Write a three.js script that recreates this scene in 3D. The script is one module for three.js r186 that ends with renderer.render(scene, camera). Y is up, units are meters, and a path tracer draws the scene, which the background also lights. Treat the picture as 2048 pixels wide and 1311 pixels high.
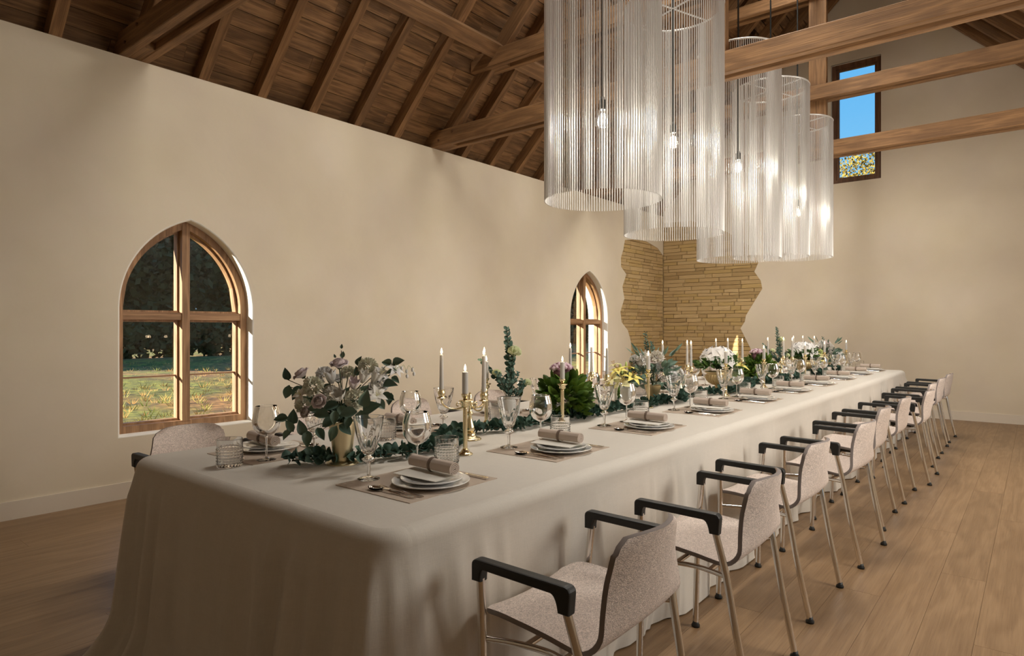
import * as THREE from 'three';
import { RectAreaLightUniformsLib } from 'three/addons/lights/RectAreaLightUniformsLib.js';
import { mergeGeometries, mergeVertices, toCreasedNormals } from 'three/addons/utils/BufferGeometryUtils.js';

// ---------------------------------------------------------------- camera, sky, sun, exposure
const scene = new THREE.Scene();
const EYE = 1.28, FOCAL = 1282, CX = 1024, CY = 655.5, YAW = 39.35 * Math.PI / 180;
const camera = new THREE.PerspectiveCamera(2 * Math.atan(CY / FOCAL) * 180 / Math.PI, 2048 / 1311, 0.05, 200);
camera.position.set(0, EYE, 0);
camera.rotation.set(0, YAW, 0);
scene.add(camera);
const renderer = new THREE.WebGLRenderer({ antialias: true });
renderer.toneMapping = THREE.LinearToneMapping;
renderer.toneMappingExposure = 1.13;
renderer.shadowMap.enabled = true;
RectAreaLightUniformsLib.init();

// clear autumn sky: the same all round, deeper blue with height
{
  const W = 64, H = 128, d = new Float32Array(W * H * 4);
  const stops = [[0, [0.42, 0.62, 0.80]], [8, [0.25, 0.58, 0.88]], [18, [0.14, 0.47, 0.87]], [40, [0.10, 0.33, 0.75]], [90, [0.06, 0.22, 0.58]]];
  for (let r = 0; r < H; r++) {
    const el = ((r + 0.5) / H) * 180 - 90;
    let c = [0.16, 0.15, 0.10];
    if (el > 0) for (let k = 0; k < stops.length - 1; k++) {
      const [a, ca] = stops[k], [b, cb] = stops[k + 1];
      if (el >= a && el <= b) { const t = (el - a) / (b - a); c = ca.map((v, i) => v + (cb[i] - v) * t); }
    }
    for (let x = 0; x < W; x++) { const o = (r * W + x) * 4; d[o] = c[0]; d[o + 1] = c[1]; d[o + 2] = c[2]; d[o + 3] = 1; }
  }
  const t = new THREE.DataTexture(d, W, H, THREE.RGBAFormat, THREE.FloatType);
  t.mapping = THREE.EquirectangularReflectionMapping; t.magFilter = THREE.LinearFilter; t.needsUpdate = true;
  scene.background = t; 
}
const sun = new THREE.DirectionalLight(new THREE.Color(1, 0.92, 0.77), 15.0);
sun.position.set(-15, 5.8, 12); sun.target.position.set(-4, 0, -5);
sun.castShadow = true; sun.shadow.mapSize.set(2048, 2048);
Object.assign(sun.shadow.camera, { left: -14, right: 14, top: 14, bottom: -14, near: 1, far: 80 });
scene.add(sun, sun.target);
const BULB = { color: new THREE.Color(1, 0.93, 0.82), power: 1.0 }, LAMP_POWER = 13, RIDGE_POWER = 54, WASH_POWER = 62, LAMP_WHITE = new THREE.Color(1, 0.95, 0.87);  // the wall, ridge and washer lamps are all out of view

// ---------------------------------------------------------------- helpers
function rng(seed) { let a = seed >>> 0; return () => { a = (a + 0x6d2b79f5) | 0; let t = Math.imul(a ^ (a >>> 15), 1 | a); t = (t + Math.imul(t ^ (t >>> 7), 61 | t)) ^ t; return ((t ^ (t >>> 14)) >>> 0) / 4294967296; }; }
const V2 = (x, y) => new THREE.Vector2(x, y), V3 = (x, y, z) => new THREE.Vector3(x, y, z);
const COS = Math.cos(YAW), SIN = Math.sin(YAW);
// a photo pixel seen at camera depth d; on the level y; on the left wall; on the far wall
const atDepth = (px, py, d) => { const X = (px - CX) / FOCAL * d; return V3(-SIN * d + COS * X, EYE - (py - CY) / FOCAL * d, -COS * d - SIN * X); };
const onLevel = (px, py, y) => atDepth(px, py, FOCAL * (EYE - y) / (py - CY));
const XL = -5.31, XR = 1.21, ZF = -10.85, ZB = 3.0, YW = 3.32, XM = -2.05, YR = YW + (XM - XL), WT = 0.34;
const onLeft = (px, py) => { const u = (px - CX) / FOCAL; return atDepth(px, py, XL / (-SIN + COS * u)); };
const onFar = (px, py) => { const u = (px - CX) / FOCAL; return atDepth(px, py, ZF / (-COS - SIN * u)); };

const taken = new Map();
function numbered(n) { const k = taken.get(n) || 0; taken.set(n, k + 1); return k ? n + '_' + String(k).padStart(3, '0') : n; }
function mesh(name, geo, mat, parent) { const m = new THREE.Mesh(geo, mat); m.name = name; m.castShadow = m.receiveShadow = true; if (parent) parent.add(m); return m; }
function tag(o, label, category, group) { o.userData.label = label; o.userData.category = category; if (group) o.userData.group = group; return o; }
function thing(name, label, category, pos = [0, 0, 0], turn = 0, group) {
  const g = new THREE.Group(); g.name = numbered(name); g.position.set(...pos); g.rotation.y = turn; scene.add(g); return tag(g, label, category, group);
}
function solo(name, geo, mat, label, category, pos = [0, 0, 0], turn = 0, group) {
  const m = mesh(numbered(name), geo, mat, scene); m.position.set(...pos); m.rotation.y = turn; return tag(m, label, category, group);
}
function struct(name, geo, mat) { const m = mesh(name, geo, mat, scene); m.userData.kind = 'structure'; return m; }
function copyOf(root, pos, turn, label) { const c = root.clone(); c.name = numbered(root.userData.base || root.name); scene.add(c); c.position.set(...pos); c.rotation.y = turn; c.userData = { ...root.userData, label }; return c; }
const box = (x0, x1, y0, y1, z0, z1) => { const g = new THREE.BoxGeometry(x1 - x0, y1 - y0, z1 - z0); g.translate((x0 + x1) / 2, (y0 + y1) / 2, (z0 + z1) / 2); return g; };
const join = (list) => mergeGeometries(list.map((g) => { const h = g.index ? g.toNonIndexed() : g.clone(); for (const k of Object.keys(h.attributes)) if (!['position', 'normal', 'uv'].includes(k)) h.deleteAttribute(k); if (!h.attributes.uv) h.setAttribute('uv', new THREE.BufferAttribute(new Float32Array(h.attributes.position.count * 2), 2)); return h; }));
const smooth = (g) => { g.deleteAttribute('normal'); const h = mergeVertices(g, 1e-5); h.computeVertexNormals(); return h; };
// box with chamfered edges
function chamfer(sx, sy, sz, c) {
  const s = new THREE.Shape(), a = sx / 2 - c, b = sy / 2 - c;
  s.moveTo(-a, -b); s.lineTo(a, -b); s.lineTo(a, b); s.lineTo(-a, b); s.closePath();
  const g = new THREE.ExtrudeGeometry(s, { depth: sz - 2 * c, bevelEnabled: true, bevelSegments: 1, bevelSize: c, bevelThickness: c, curveSegments: 1 });
  g.translate(0, 0, -(sz - 2 * c) / 2); return g;
}
// uv in metres on every face, u running along the grain axis (0 x, 1 y, 2 z)
function grain(g0, axis, du = 0, dv = 0) {
  const g = g0.index ? g0.toNonIndexed() : g0; g.computeVertexNormals();
  const p = g.attributes.position, n = g.attributes.normal, uv = new Float32Array(p.count * 2);
  const get = (i, k) => (k === 0 ? p.getX(i) : k === 1 ? p.getY(i) : p.getZ(i));
  for (let i = 0; i < p.count; i++) {
    const an = [Math.abs(n.getX(i)), Math.abs(n.getY(i)), Math.abs(n.getZ(i))];
    const dom = an.indexOf(Math.max(...an)), rest = [0, 1, 2].filter((k) => k !== dom);
    const ua = rest.includes(axis) ? axis : rest[0], va = rest.find((k) => k !== ua);
    uv[i * 2] = get(i, ua) + du; uv[i * 2 + 1] = get(i, va) + dv + dom * 0.37;
  }
  g.setAttribute('uv', new THREE.BufferAttribute(uv, 2)); return g;
}
const lathe = (pts, seg = 32) => new THREE.LatheGeometry(pts.map(([r, y]) => V2(Math.max(r, 0), y)), seg);
function tube(pts, r, seg = 24, rs = 8, closed = false) { return new THREE.TubeGeometry(new THREE.CatmullRomCurve3(pts.map((p) => (p.isVector3 ? p : V3(...p))), closed, 'centripetal'), seg, r, rs, closed); }
function rod(a, b, r, seg = 8, r2 = r) {
  const d = V3().subVectors(b, a), g = new THREE.CylinderGeometry(r2, r, d.length(), seg);
  g.applyQuaternion(new THREE.Quaternion().setFromUnitVectors(V3(0, 1, 0), d.clone().normalize())); g.translate((a.x + b.x) / 2, (a.y + b.y) / 2, (a.z + b.z) / 2); return g;
}

// ---------------------------------------------------------------- noise and textures
const NR = rng(7), PERM = new Float32Array(65536).map(() => NR());
function vnoise(x, y, px, py) { // tileable value noise, periods px, py (integers)
  const xi = Math.floor(x), yi = Math.floor(y), fx = x - xi, fy = y - yi, s = fx * fx * (3 - 2 * fx), t = fy * fy * (3 - 2 * fy);
  const h = (a, b) => PERM[(((a % px) + px) % px * 131 + ((b % py) + py) % py * 977 + px * 7) & 65535];
  const a = h(xi, yi), b = h(xi + 1, yi), c = h(xi, yi + 1), d = h(xi + 1, yi + 1);
  return a + (b - a) * s + (c - a) * t + (a - b - c + d) * s * t;
}
function fbm(u, v, fx, fy, oct = 4) { let s = 0, a = 0.5, n = 0; for (let i = 0; i < oct; i++) { s += a * vnoise(u * fx, v * fy, fx, fy); n += a; a *= 0.5; fx *= 2; fy *= 2; } return s / n; }
function texture(w, h, f, srgb, repeatX = 1, repeatY = 1) {
  const d = new Uint8Array(w * h * 4);
  for (let y = 0; y < h; y++) for (let x = 0; x < w; x++) { const c = f((x + 0.5) / w, (y + 0.5) / h), o = (y * w + x) * 4; for (let k = 0; k < 3; k++) d[o + k] = Math.max(0, Math.min(255, (c.length ? c[k] : c) * 255)); d[o + 3] = 255; }
  const t = new THREE.DataTexture(d, w, h); t.wrapS = t.wrapT = THREE.RepeatWrapping; t.magFilter = THREE.LinearFilter; t.repeat.set(repeatX, repeatY);
  if (srgb) t.colorSpace = THREE.SRGBColorSpace; t.needsUpdate = true; return t;
}
const mix3 = (a, b, t) => a.map((v, i) => v + (b[i] - v) * t);
// oak grain: 2 m along u, 0.5 m along v
function oak(dark, light, rings, contrast) {
  return texture(1024, 512, (u, v) => {
    const warp = fbm(u, v, 3, 4, 3), r = Math.sin((v * rings + warp * 3.2 + fbm(u, v, 2, 8, 2) * 1.3) * Math.PI * 2) * 0.5 + 0.5;
    const fine = fbm(u, v, 10, 110, 3), pores = fbm(u, v, 26, 210, 2), broad = fbm(u, v, 2, 5, 3);
    let t = 0.5 + (Math.pow(r, 1.6) - 0.4) * 0.5 * contrast + (fine - 0.5) * 0.9 * contrast + (broad - 0.5) * 0.7 * contrast - Math.max(0, pores - 0.62) * 1.6 * contrast;
    return mix3(dark, light, Math.max(0, Math.min(1, t)));
  }, true, 0.5, 2);
}
const grainBump = texture(512, 512, (u, v) => fbm(u, v, 8, 120, 3), false, 0.5, 2);
const roofTex = oak([0.36, 0.265, 0.175], [0.68, 0.53, 0.37], 2, 0.7);
const beamTex = oak([0.40, 0.295, 0.19], [0.68, 0.535, 0.375], 3, 0.6);
const floorTex = oak([0.54, 0.42, 0.29], [0.73, 0.60, 0.45], 4, 0.55);
const frameTex = oak([0.46, 0.34, 0.23], [0.74, 0.58, 0.43], 5, 0.7);
const plasterTex = texture(512, 512, (u, v) => { const n = fbm(u, v, 4, 4, 5), m = fbm(u, v, 9, 7, 3); return [0.93 + (n - 0.5) * 0.09, 0.90 + (n - 0.5) * 0.10, 0.845 + (n - 0.5) * 0.11 + (m - 0.5) * 0.03]; }, true, 1 / 3, 1 / 3);
const plasterBump = texture(512, 512, (u, v) => fbm(u, v, 12, 12, 5), false, 1 / 2, 1 / 2);
const weaveBump = texture(256, 256, (u, v) => { const a = Math.sin(u * Math.PI * 128), b = Math.sin(v * Math.PI * 128); return 0.5 + 0.25 * (a * Math.sign(b)) + 0.2 * (fbm(u, v, 60, 60, 2) - 0.5); }, false, 4, 4);
const tweedTex = texture(512, 512, (u, v) => { const n = fbm(u, v, 128, 160, 2), m = fbm(u, v, 40, 60, 2), k = 0.95 + (n - 0.5) * 0.42 + (m - 0.5) * 0.10; return [0.95 * k, 0.92 * k, 0.905 * k]; }, true, 3, 3);
const tweedBump = texture(256, 256, (u, v) => fbm(u, v, 96, 96, 2), false, 5, 5);
const linenTex = texture(512, 512, (u, v) => { const a = fbm(u, v, 200, 10, 2), b = fbm(u, v, 10, 200, 2), k = 0.95 + (a - 0.5) * 0.025 + (b - 0.5) * 0.025; return [k, k * 0.985, k * 0.955]; }, true, 4, 4);
const linenBump = texture(256, 256, (u, v) => 0.5 * fbm(u, v, 120, 20, 2) + 0.5 * fbm(u, v, 20, 120, 2), false, 6, 6);

const std = (o) => new THREE.MeshStandardMaterial(o), phys = (o) => new THREE.MeshPhysicalMaterial(o);
const lin = (r, g, b) => new THREE.Color(r, g, b);
const tints = (make, list) => list.map((k) => make(k));
const M = {
  plaster: std({ color: lin(0.84, 0.79, 0.71), map: plasterTex, bumpMap: plasterBump, bumpScale: 0.003, roughness: 0.95 }),
  reveal: std({ color: lin(0.82, 0.78, 0.70), roughness: 0.9 }),
  core: std({ color: lin(0.40, 0.285, 0.14), bumpMap: plasterBump, bumpScale: 0.01, roughness: 1 }),
  baseboard: std({ color: lin(0.70, 0.62, 0.51), roughness: 0.6 }),
  roof: tints((k) => std({ color: lin(0.98 * k, 0.92 * k, 0.84 * k), map: roofTex, bumpMap: grainBump, bumpScale: 0.002, roughness: 0.8 }), [1, 0.84, 1.14, 0.93]),
  beam: tints((k) => std({ color: lin(0.92 * k, 0.84 * k, 0.74 * k), map: beamTex, bumpMap: grainBump, bumpScale: 0.0015, roughness: 0.7 }), [1, 0.9, 1.06]),
  floor: tints((k) => std({ color: lin(0.69 * k, 0.68 * k, 0.675 * k), map: floorTex, bumpMap: grainBump, bumpScale: 0.0006, roughness: 0.42 }), [1, 0.95, 1.05, 0.98, 1.02]),
  frame: std({ color: lin(1, 0.97, 0.93), map: frameTex, bumpMap: grainBump, bumpScale: 0.001, roughness: 0.6 }),
  frameDark: std({ color: lin(0.42, 0.34, 0.28), map: frameTex, roughness: 0.6 }),
  pane: phys({ color: lin(0.96, 0.98, 0.96), transmission: 1, thickness: 0, roughness: 0.0, ior: 1.5 }),
  stone: [[0.50, 0.35, 0.165], [0.475, 0.33, 0.155], [0.54, 0.385, 0.19], [0.49, 0.34, 0.14], [0.41, 0.28, 0.125]].map((c) => std({ color: lin(...c), bumpMap: plasterBump, bumpScale: 0.004, roughness: 0.95 })),
  cloth: std({ color: lin(0.745, 0.72, 0.69), map: linenTex, bumpMap: linenBump, bumpScale: 0.0003, roughness: 0.92 }),
  mat: std({ color: lin(0.585, 0.495, 0.425), map: linenTex, bumpMap: linenBump, bumpScale: 0.001, roughness: 0.95 }),
  napkin: std({ color: lin(0.555, 0.46, 0.39), bumpMap: weaveBump, bumpScale: 0.0004, roughness: 0.95 }),
  tie: std({ color: lin(0.20, 0.145, 0.11), roughness: 0.9 }),
  china: phys({ color: lin(0.78, 0.77, 0.75), roughness: 0.12, clearcoat: 0.6, clearcoatRoughness: 0.05 }),
  card: std({ color: lin(0.80, 0.77, 0.70), roughness: 0.8 }),
  silver: std({ color: lin(0.80, 0.76, 0.71), metalness: 1, roughness: 0.16 }),
  gold: std({ color: lin(0.90, 0.77, 0.49), metalness: 1, roughness: 0.25 }),
  goldSatin: std({ color: lin(0.84, 0.72, 0.47), metalness: 1, roughness: 0.38 }),
  goldLacquer: std({ color: lin(0.66, 0.52, 0.29), metalness: 0.75, roughness: 0.45 }),
  glass: phys({ color: lin(1, 1, 1), transmission: 1, thickness: 0.004, roughness: 0.0, ior: 1.5, specularIntensity: 1 }),
  bulbGlass: phys({ color: lin(1, 1, 1), transmission: 1, thickness: 0, roughness: 0.0, ior: 1.45 }),
  chrome: std({ color: lin(0.80, 0.78, 0.75), metalness: 1, roughness: 0.16 }),
  black: std({ color: lin(0.012, 0.013, 0.012), roughness: 0.5 }),
  tweed: std({ color: lin(0.84, 0.765, 0.705), map: tweedTex, bumpMap: tweedBump, bumpScale: 0.0012, roughness: 1 }),
  seam: std({ color: lin(0.235, 0.20, 0.185), roughness: 0.95 }),
  rodMetal: std({ color: lin(0.72, 0.705, 0.68), metalness: 0.6, roughness: 0.38 }),
  filament: std({ color: lin(1, 0.9, 0.75), emissive: new THREE.Color(1, 0.86, 0.66), emissiveIntensity: 9 }),
  flame: std({ color: lin(1, 0.9, 0.7), emissive: new THREE.Color(1, 0.80, 0.52), emissiveIntensity: 5 }),
  wax: phys({ color: lin(0.62, 0.60, 0.57), roughness: 0.5 }),
  wick: std({ color: lin(0.02, 0.02, 0.02), roughness: 1 }),
  potWhite: std({ color: lin(0.74, 0.72, 0.68), roughness: 0.6 }),
  soil: std({ color: lin(0.05, 0.035, 0.02), roughness: 1 }),
};
// ---------------------------------------------------------------- floor
{
  const floor = struct('floor', box(XL - WT, XR + WT, -0.12, -0.012, ZF - WT, ZB + WT), std({ color: lin(0.06, 0.045, 0.03), roughness: 1 }));
  const R = rng(11), w = 0.19, L = 2.2, g = 0.0005;
  const variants = [0, 1, 2, 3, 4, 5].map((i) => grain(box(-w / 2 + g, w / 2 - g, -0.012, 0, -L / 2 + g, L / 2 - g), 2, i * 0.71, i * 0.173));
  let row = 0;
  for (let x = XL + w / 2 - 0.02; x < XR + w / 2; x += w, row++) {
    for (let z = ZB - L / 2 + ((row * 0.83) % L); z > ZF - L / 2; z -= L) {
      const p = mesh('plank', variants[Math.floor(R() * 6)], M.floor[Math.floor(R() * 5)], floor); p.position.set(x, 0, z);
      const over = Math.max(0, z + L / 2 - ZB) , under = Math.max(0, ZF - (z - L / 2));
      if (over || under) { const len = L - over - under; if (len < 0.05) { floor.remove(p); continue; } p.scale.z = len / L; p.position.z = z + (under - over) / 2; }
    }
  }
}
// ---------------------------------------------------------------- walls with openings
function gothic(cs, hw, sill, spring, rise, off = 0, n = 18) { // outline, anticlockwise from the lower left; off grows it outwards
  const R = (hw * hw + rise * rise) / (2 * hw), c = R - hw, r = R + off, aEnd = Math.acos(c / r), pts = [V2(cs - hw - off, sill - off), V2(cs + hw + off, sill - off)];
  for (let i = 0; i <= n; i++) { const a = aEnd * i / n; pts.push(V2(cs - c + Math.cos(a) * r, spring + Math.sin(a) * r)); }
  for (let i = n - 1; i >= 0; i--) { const a = aEnd * i / n; pts.push(V2(cs + c - Math.cos(a) * r, spring + Math.sin(a) * r)); }
  return pts;
}
const rectPath = (x0, x1, y0, y1, o = 0) => [V2(x0 - o, y0 - o), V2(x1 + o, y0 - o), V2(x1 + o, y1 + o), V2(x0 - o, y1 + o)];
const shapeOf = (pts, holes = []) => { const s = new THREE.Shape(pts); for (const h of holes) s.holes.push(new THREE.Path(h)); return s; };
const plate = (pts, holes, depth) => new THREE.ExtrudeGeometry(shapeOf(pts, holes), { depth, bevelEnabled: false, curveSegments: 1 });
// lining of an opening: a rounded edge of radius r, then straight in; depth counts from the inner face (0) outwards (negative)
function lining(path, grow, r, depth) {
  const rows = [], n = path.length, N = 5;
  for (let k = 0; k <= N; k++) { const a = (k / N) * Math.PI / 2; rows.push([grow(r * (1 - Math.sin(a))), -r * (1 - Math.cos(a))]); }
  rows.push([grow(0), -depth]);
  const pos = [], idx = [];
  rows.forEach(([pts, d]) => { for (let i = 0; i <= n; i++) { const p = pts[i % n]; pos.push(p.x, p.y, d); } });
  for (let j = 0; j < rows.length - 1; j++) for (let i = 0; i < n; i++) { const a = j * (n + 1) + i, b = a + 1, c = a + n + 1, d = c + 1; idx.push(a, c, b, b, c, d); }
  const g = new THREE.BufferGeometry(); g.setAttribute('position', new THREE.Float32BufferAttribute(pos, 3)); g.setAttribute('uv', new THREE.Float32BufferAttribute(new Float32Array(pos.length / 3 * 2), 2)); g.setIndex(idx);
  return toCreasedNormals(g, 0.6);
}
const SK = 0.024; // plaster skin over the masonry
const gothicWin = { hw: 0.5225, sill: 0.47, spring: 1.43, rise: 0.72 };
const leftWins = [2.372, 8.36], rightWins = [2.372, 8.36];
const gp = (s) => (o) => gothic(s, gothicWin.hw, gothicWin.sill, gothicWin.spring, gothicWin.rise, o);
const turnLeft = (g, depth) => { g.rotateY(Math.PI / 2); g.translate(XL - depth, 0, 0); return g; };   // shape (s = -z, y), extruded inwards
const turnRight = (g) => { g.rotateY(Math.PI / 2); g.translate(XR, 0, 0); return g; };
// outline of the broken plaster in the far corner
const leftBreak = [[1327, 511], [1315, 495.5], [1293.4, 482.7], [1273.6, 478], [1249.8, 479.7], [1246.8, 497.5], [1241.8, 515.4], [1242.2, 533.2], [1252.7, 548], [1244.8, 573], [1248.8, 596.7], [1240.8, 622.5], [1243.4, 644.3], [1255.7, 660.2], [1261.7, 682]].map(([a, b]) => { const p = onLeft(a, b); return V2(Math.min(-p.z, -ZF), p.y); });
leftBreak[0].x = -ZF;
for (const [ds, y] of [[0.02, 0.86], [-0.12, 0.62], [0.05, 0.40], [-0.05, 0.2], [0.02, 0]]) leftBreak.push(V2(leftBreak[14].x + ds, y));
const farBreak = [[1327, 446], [1380, 441], [1440, 455], [1500, 492], [1516.6, 525], [1508.6, 543], [1521.5, 561], [1524.5, 577], [1491.8, 630.5], [1489.8, 642.3], [1480.9, 656.2], [1500.7, 696]].map(([a, b]) => { const p = onFar(a, b); return V2(Math.max(p.x, XL), p.y); });
farBreak[0].x = XL;
for (const [dx, y] of [[0.06, 0.72], [-0.1, 0.5], [0.08, 0.28], [0.0, 0]]) farBreak.push(V2(farBreak[11].x + dx, y));

const wallLeft = struct('wall_left', turnLeft(plate([V2(-ZB, 0), ...[...leftBreak].reverse(), V2(-ZF, YW), V2(-ZB, YW)], leftWins.map((s) => gp(s)(0.014)), SK), SK), M.plaster);
mesh('masonry_core', turnLeft(plate(rectPath(-ZB, -ZF + WT, 0, YW), leftWins.map((s) => gp(s)(0.006)), WT - SK), WT), M.core, wallLeft);
for (const s of leftWins) mesh('window_reveal', turnLeft(lining(gp(s)(0), gp(s), 0.014, WT), 0), M.reveal, wallLeft);
const outside = std({ color: lin(0.78, 0.75, 0.68), roughness: 0.95 });
mesh('outer_render', turnLeft(plate(rectPath(-ZB, -ZF + WT, -0.4, YW), leftWins.map((s) => gp(s)(0.006)), 0.02), WT + 0.02), outside, wallLeft);

const wallRight = struct('wall_right', turnRight(plate(rectPath(-ZB, -ZF + WT, 0, YW), rightWins.map((s) => gp(s)(0)), WT)), M.plaster);
const gable = [V2(XR, YW + 0.2), V2(XM, YR + 0.2), V2(XL, YW + 0.2)];
const fw = { x0: -2.48, x1: -1.80, y0: 3.51, y1: 5.35 };
const fwPath = (o) => rectPath(fw.x0, fw.x1, fw.y0, fw.y1, o);
const wallFar = struct('wall_far', (() => { const g = plate([...[...farBreak].reverse(), V2(XL, YW + 0.16), V2(XM, YR + 0.16), V2(XR, YW + 0.16), V2(XR, 0)].reverse(), [fwPath(0)], SK); g.translate(0, 0, ZF - SK); return g; })(), M.plaster);
mesh('masonry_core', (() => { const g = plate([V2(XL - WT, 0), V2(XR + WT, 0), V2(XR + WT, YW), ...gable, V2(XL - WT, YW)], [fwPath(0.006)], WT - SK); g.translate(0, 0, ZF - WT); return g; })(), M.core, wallFar);
mesh('window_reveal', (() => { const g = lining(fwPath(0), fwPath, 0.002, WT); g.translate(0, 0, ZF); return g; })(), M.reveal, wallFar);
struct('wall_back', (() => { const g = plate([V2(XL - WT, 0), V2(XR + WT, 0), V2(XR + WT, YW), ...gable, V2(XL - WT, YW)], [], WT); g.translate(0, 0, ZB); return g; })(), M.plaster);

// stones behind the broken plaster: every course has its own height, every stone its own length and depth
function inside(p, poly) { let r = false; for (let i = 0, j = poly.length - 1; i < poly.length; j = i++) if ((poly[i].y > p.y) !== (poly[j].y > p.y) && p.x < (poly[j].x - poly[i].x) * (p.y - poly[i].y) / (poly[j].y - poly[i].y) + poly[i].x) r = !r; return r; }
function stones(poly, x0, x1, place, seed) {
  const R = rng(seed), shapes = [0, 1, 2, 3, 4].map(() => { // rough block of unit size, face towards +z
    const g = new THREE.BoxGeometry(1, 1, 1, 3, 2, 1), p = g.attributes.position;
    for (let i = 0; i < p.count; i++) { const fr = p.getZ(i) > 0; p.setXYZ(i, p.getX(i) * (1 - (fr ? 0.03 + 0.03 * R() : 0)), p.getY(i) * (1 - (fr ? 0.03 + 0.07 * R() : 0)), p.getZ(i) + (fr ? (R() - 0.5) * 0.4 : 0)); }
    return toCreasedNormals(smooth(g), 0.9);
  });
  for (let y = 0.005; y < 3.2;) {
    const h = 0.05 + R() * 0.032;
    for (let x = x0 - R() * 0.2; x < x1;) {
      const L = R() < 0.15 ? 0.11 + R() * 0.08 : 0.24 + R() * 0.30, a = Math.max(x, x0), b = Math.min(x + L, x1);
      let hit = false; for (const fx of [0, 0.5, 1]) for (const fy of [0, 1]) hit = hit || inside(V2(a + (b - a) * fx, y + h * fy), poly);
      if (b - a > 0.03 && hit) place(shapes[Math.floor(R() * 5)], (a + b) / 2, y + h / 2, b - a - 0.0015, h - (R() < 0.3 ? 0.005 : 0.0012), 0.018 + R() * 0.006, M.stone[Math.floor(Math.pow(R(), 1.4) * 5)]);
      x += L;
    }
    y += h;
  }
}
stones([...leftBreak, V2(-ZF, 0)], 8.9, -ZF, (g, s, y, L, h, d, m) => { const o = mesh('stone', g, m, wallLeft); o.rotation.y = Math.PI / 2; o.scale.set(L, h, d); o.position.set(XL - SK + d / 2 - 0.004, y, -s); }, 21);
stones([...farBreak, V2(XL, 0)], XL, -3.2, (g, x, y, L, h, d, m) => { const o = mesh('stone', g, m, wallFar); o.scale.set(L, h, d); o.position.set(x, y, ZF - SK + d / 2 - 0.004); }, 22);

// baseboards
const bb = (x0, x1, z0, z1) => grain(box(x0, x1, 0, 0.122, z0, z1), 0);
struct('baseboard_left', bb(XL, XL + 0.016, -leftBreak[19].x, ZB), M.baseboard);
struct('baseboard_far', bb(farBreak[15].x, XR, ZF, ZF + 0.016), M.baseboard);
struct('baseboard_right', bb(XR - 0.016, XR, ZF + 0.016, ZB), M.baseboard);
struct('baseboard_back', bb(XL + 0.016, XR - 0.016, ZB - 0.016, ZB), M.baseboard);

// ---------------------------------------------------------------- windows
let windowCount = 0;
const ring = (out, inn, d0, d1) => { const g = plate(out, [inn], d1 - d0); g.translate(0, 0, -d1); return g; };
function gothicWindow(s, turn, label) {
  const o = new THREE.Group(); o.name = 'window_' + (++windowCount); o.userData = { kind: 'structure', label }; scene.add(o);
  const { hw, sill, spring, rise } = gothicWin, add = (n, g, m, p = o) => mesh(n, turn(m === M.pane ? g : grain(g, n === 'transom' || n === 'glazing_bar' || n === 'bottom_rail' ? 0 : 1, s, 0.2)), m, p);
  const R = (hw * hw + rise * rise) / (2 * hw), c = R - hw, arc = (x, off) => spring + Math.sqrt(Math.max(0, (R + off) ** 2 - (Math.abs(x) + c) ** 2)); // height of the arch above x
  const at = (off) => gothic(s, hw, sill, spring, rise, off);
  add('frame', ring(at(0), at(-0.055), 0.10, 0.185), M.frame);
  const tY = 1.345;
  add('mullion', (() => { const g = new THREE.BoxGeometry(0.062, arc(0, -0.03) - sill - 0.05, 0.095); g.translate(s, (arc(0, -0.03) + sill + 0.05) / 2, -0.1425); return g; })(), M.frame);
  for (const sd of [-1, 1]) {
    const a = sd * 0.031, b = sd * (hw - 0.05), g = box(s + Math.min(a, b), s + Math.max(a, b), tY, tY + 0.06, -0.183, -0.105);
    add('transom', g, M.frame);
    // casements: lower rectangles, upper half arches
    const x0 = s + (sd > 0 ? 0.031 : -(hw - 0.055)), x1 = s + (sd > 0 ? hw - 0.055 : -0.031), lo = (q) => rectPath(x0 + q, x1 - q, sill + 0.055 + q, tY - q);
    const upper = (q) => { const p = [], i0 = sd > 0 ? x0 + q : x0 + q, i1 = x1 - q, n = 14; p.push(V2(i0, tY + 0.06 + q), V2(i1, tY + 0.06 + q)); for (let k = 0; k <= n; k++) { const x = i1 + (i0 - i1) * k / n, y = arc(x - s, -0.055 - q); if (y > tY + 0.08 + q) p.push(V2(x, y)); } return p; };
    const l = add('sash', ring(lo(0), lo(0.016), 0.155, 0.215), M.frame), u = add('sash', ring(upper(0.001), upper(0.016), 0.155, 0.215), M.frame);
    add('glazing_bar', box(x0 + 0.014, x1 - 0.014, 0.885, 0.897, -0.205, -0.172), M.frame, l);
    add('pane', (() => { const g = new THREE.PlaneGeometry(x1 - x0 - 0.03, tY - sill - 0.085); g.translate((x0 + x1) / 2, (sill + 0.055 + tY) / 2, -0.188); return g; })(), M.pane, l);
    add('pane', (() => { const g = new THREE.ShapeGeometry(shapeOf(upper(0.012))); g.translate(0, 0, -0.188); return g; })(), M.pane, u);
  }
  return o;
}
for (const [i, s] of leftWins.entries()) gothicWindow(s, (g) => turnLeft(g, 0), ['pointed arch oak window in the plaster wall behind the first chairs', 'pointed arch oak window near the broken plaster corner'][i]);
for (const s of rightWins) gothicWindow(s, (g) => { g.translate(-2 * s, 0, 0); g.rotateY(-Math.PI / 2); g.translate(XR, 0, 0); return g; }, 'unseen pointed arch oak window in the long wall behind the armchairs');  // right wall windows are out of view and let in soft side light
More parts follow.
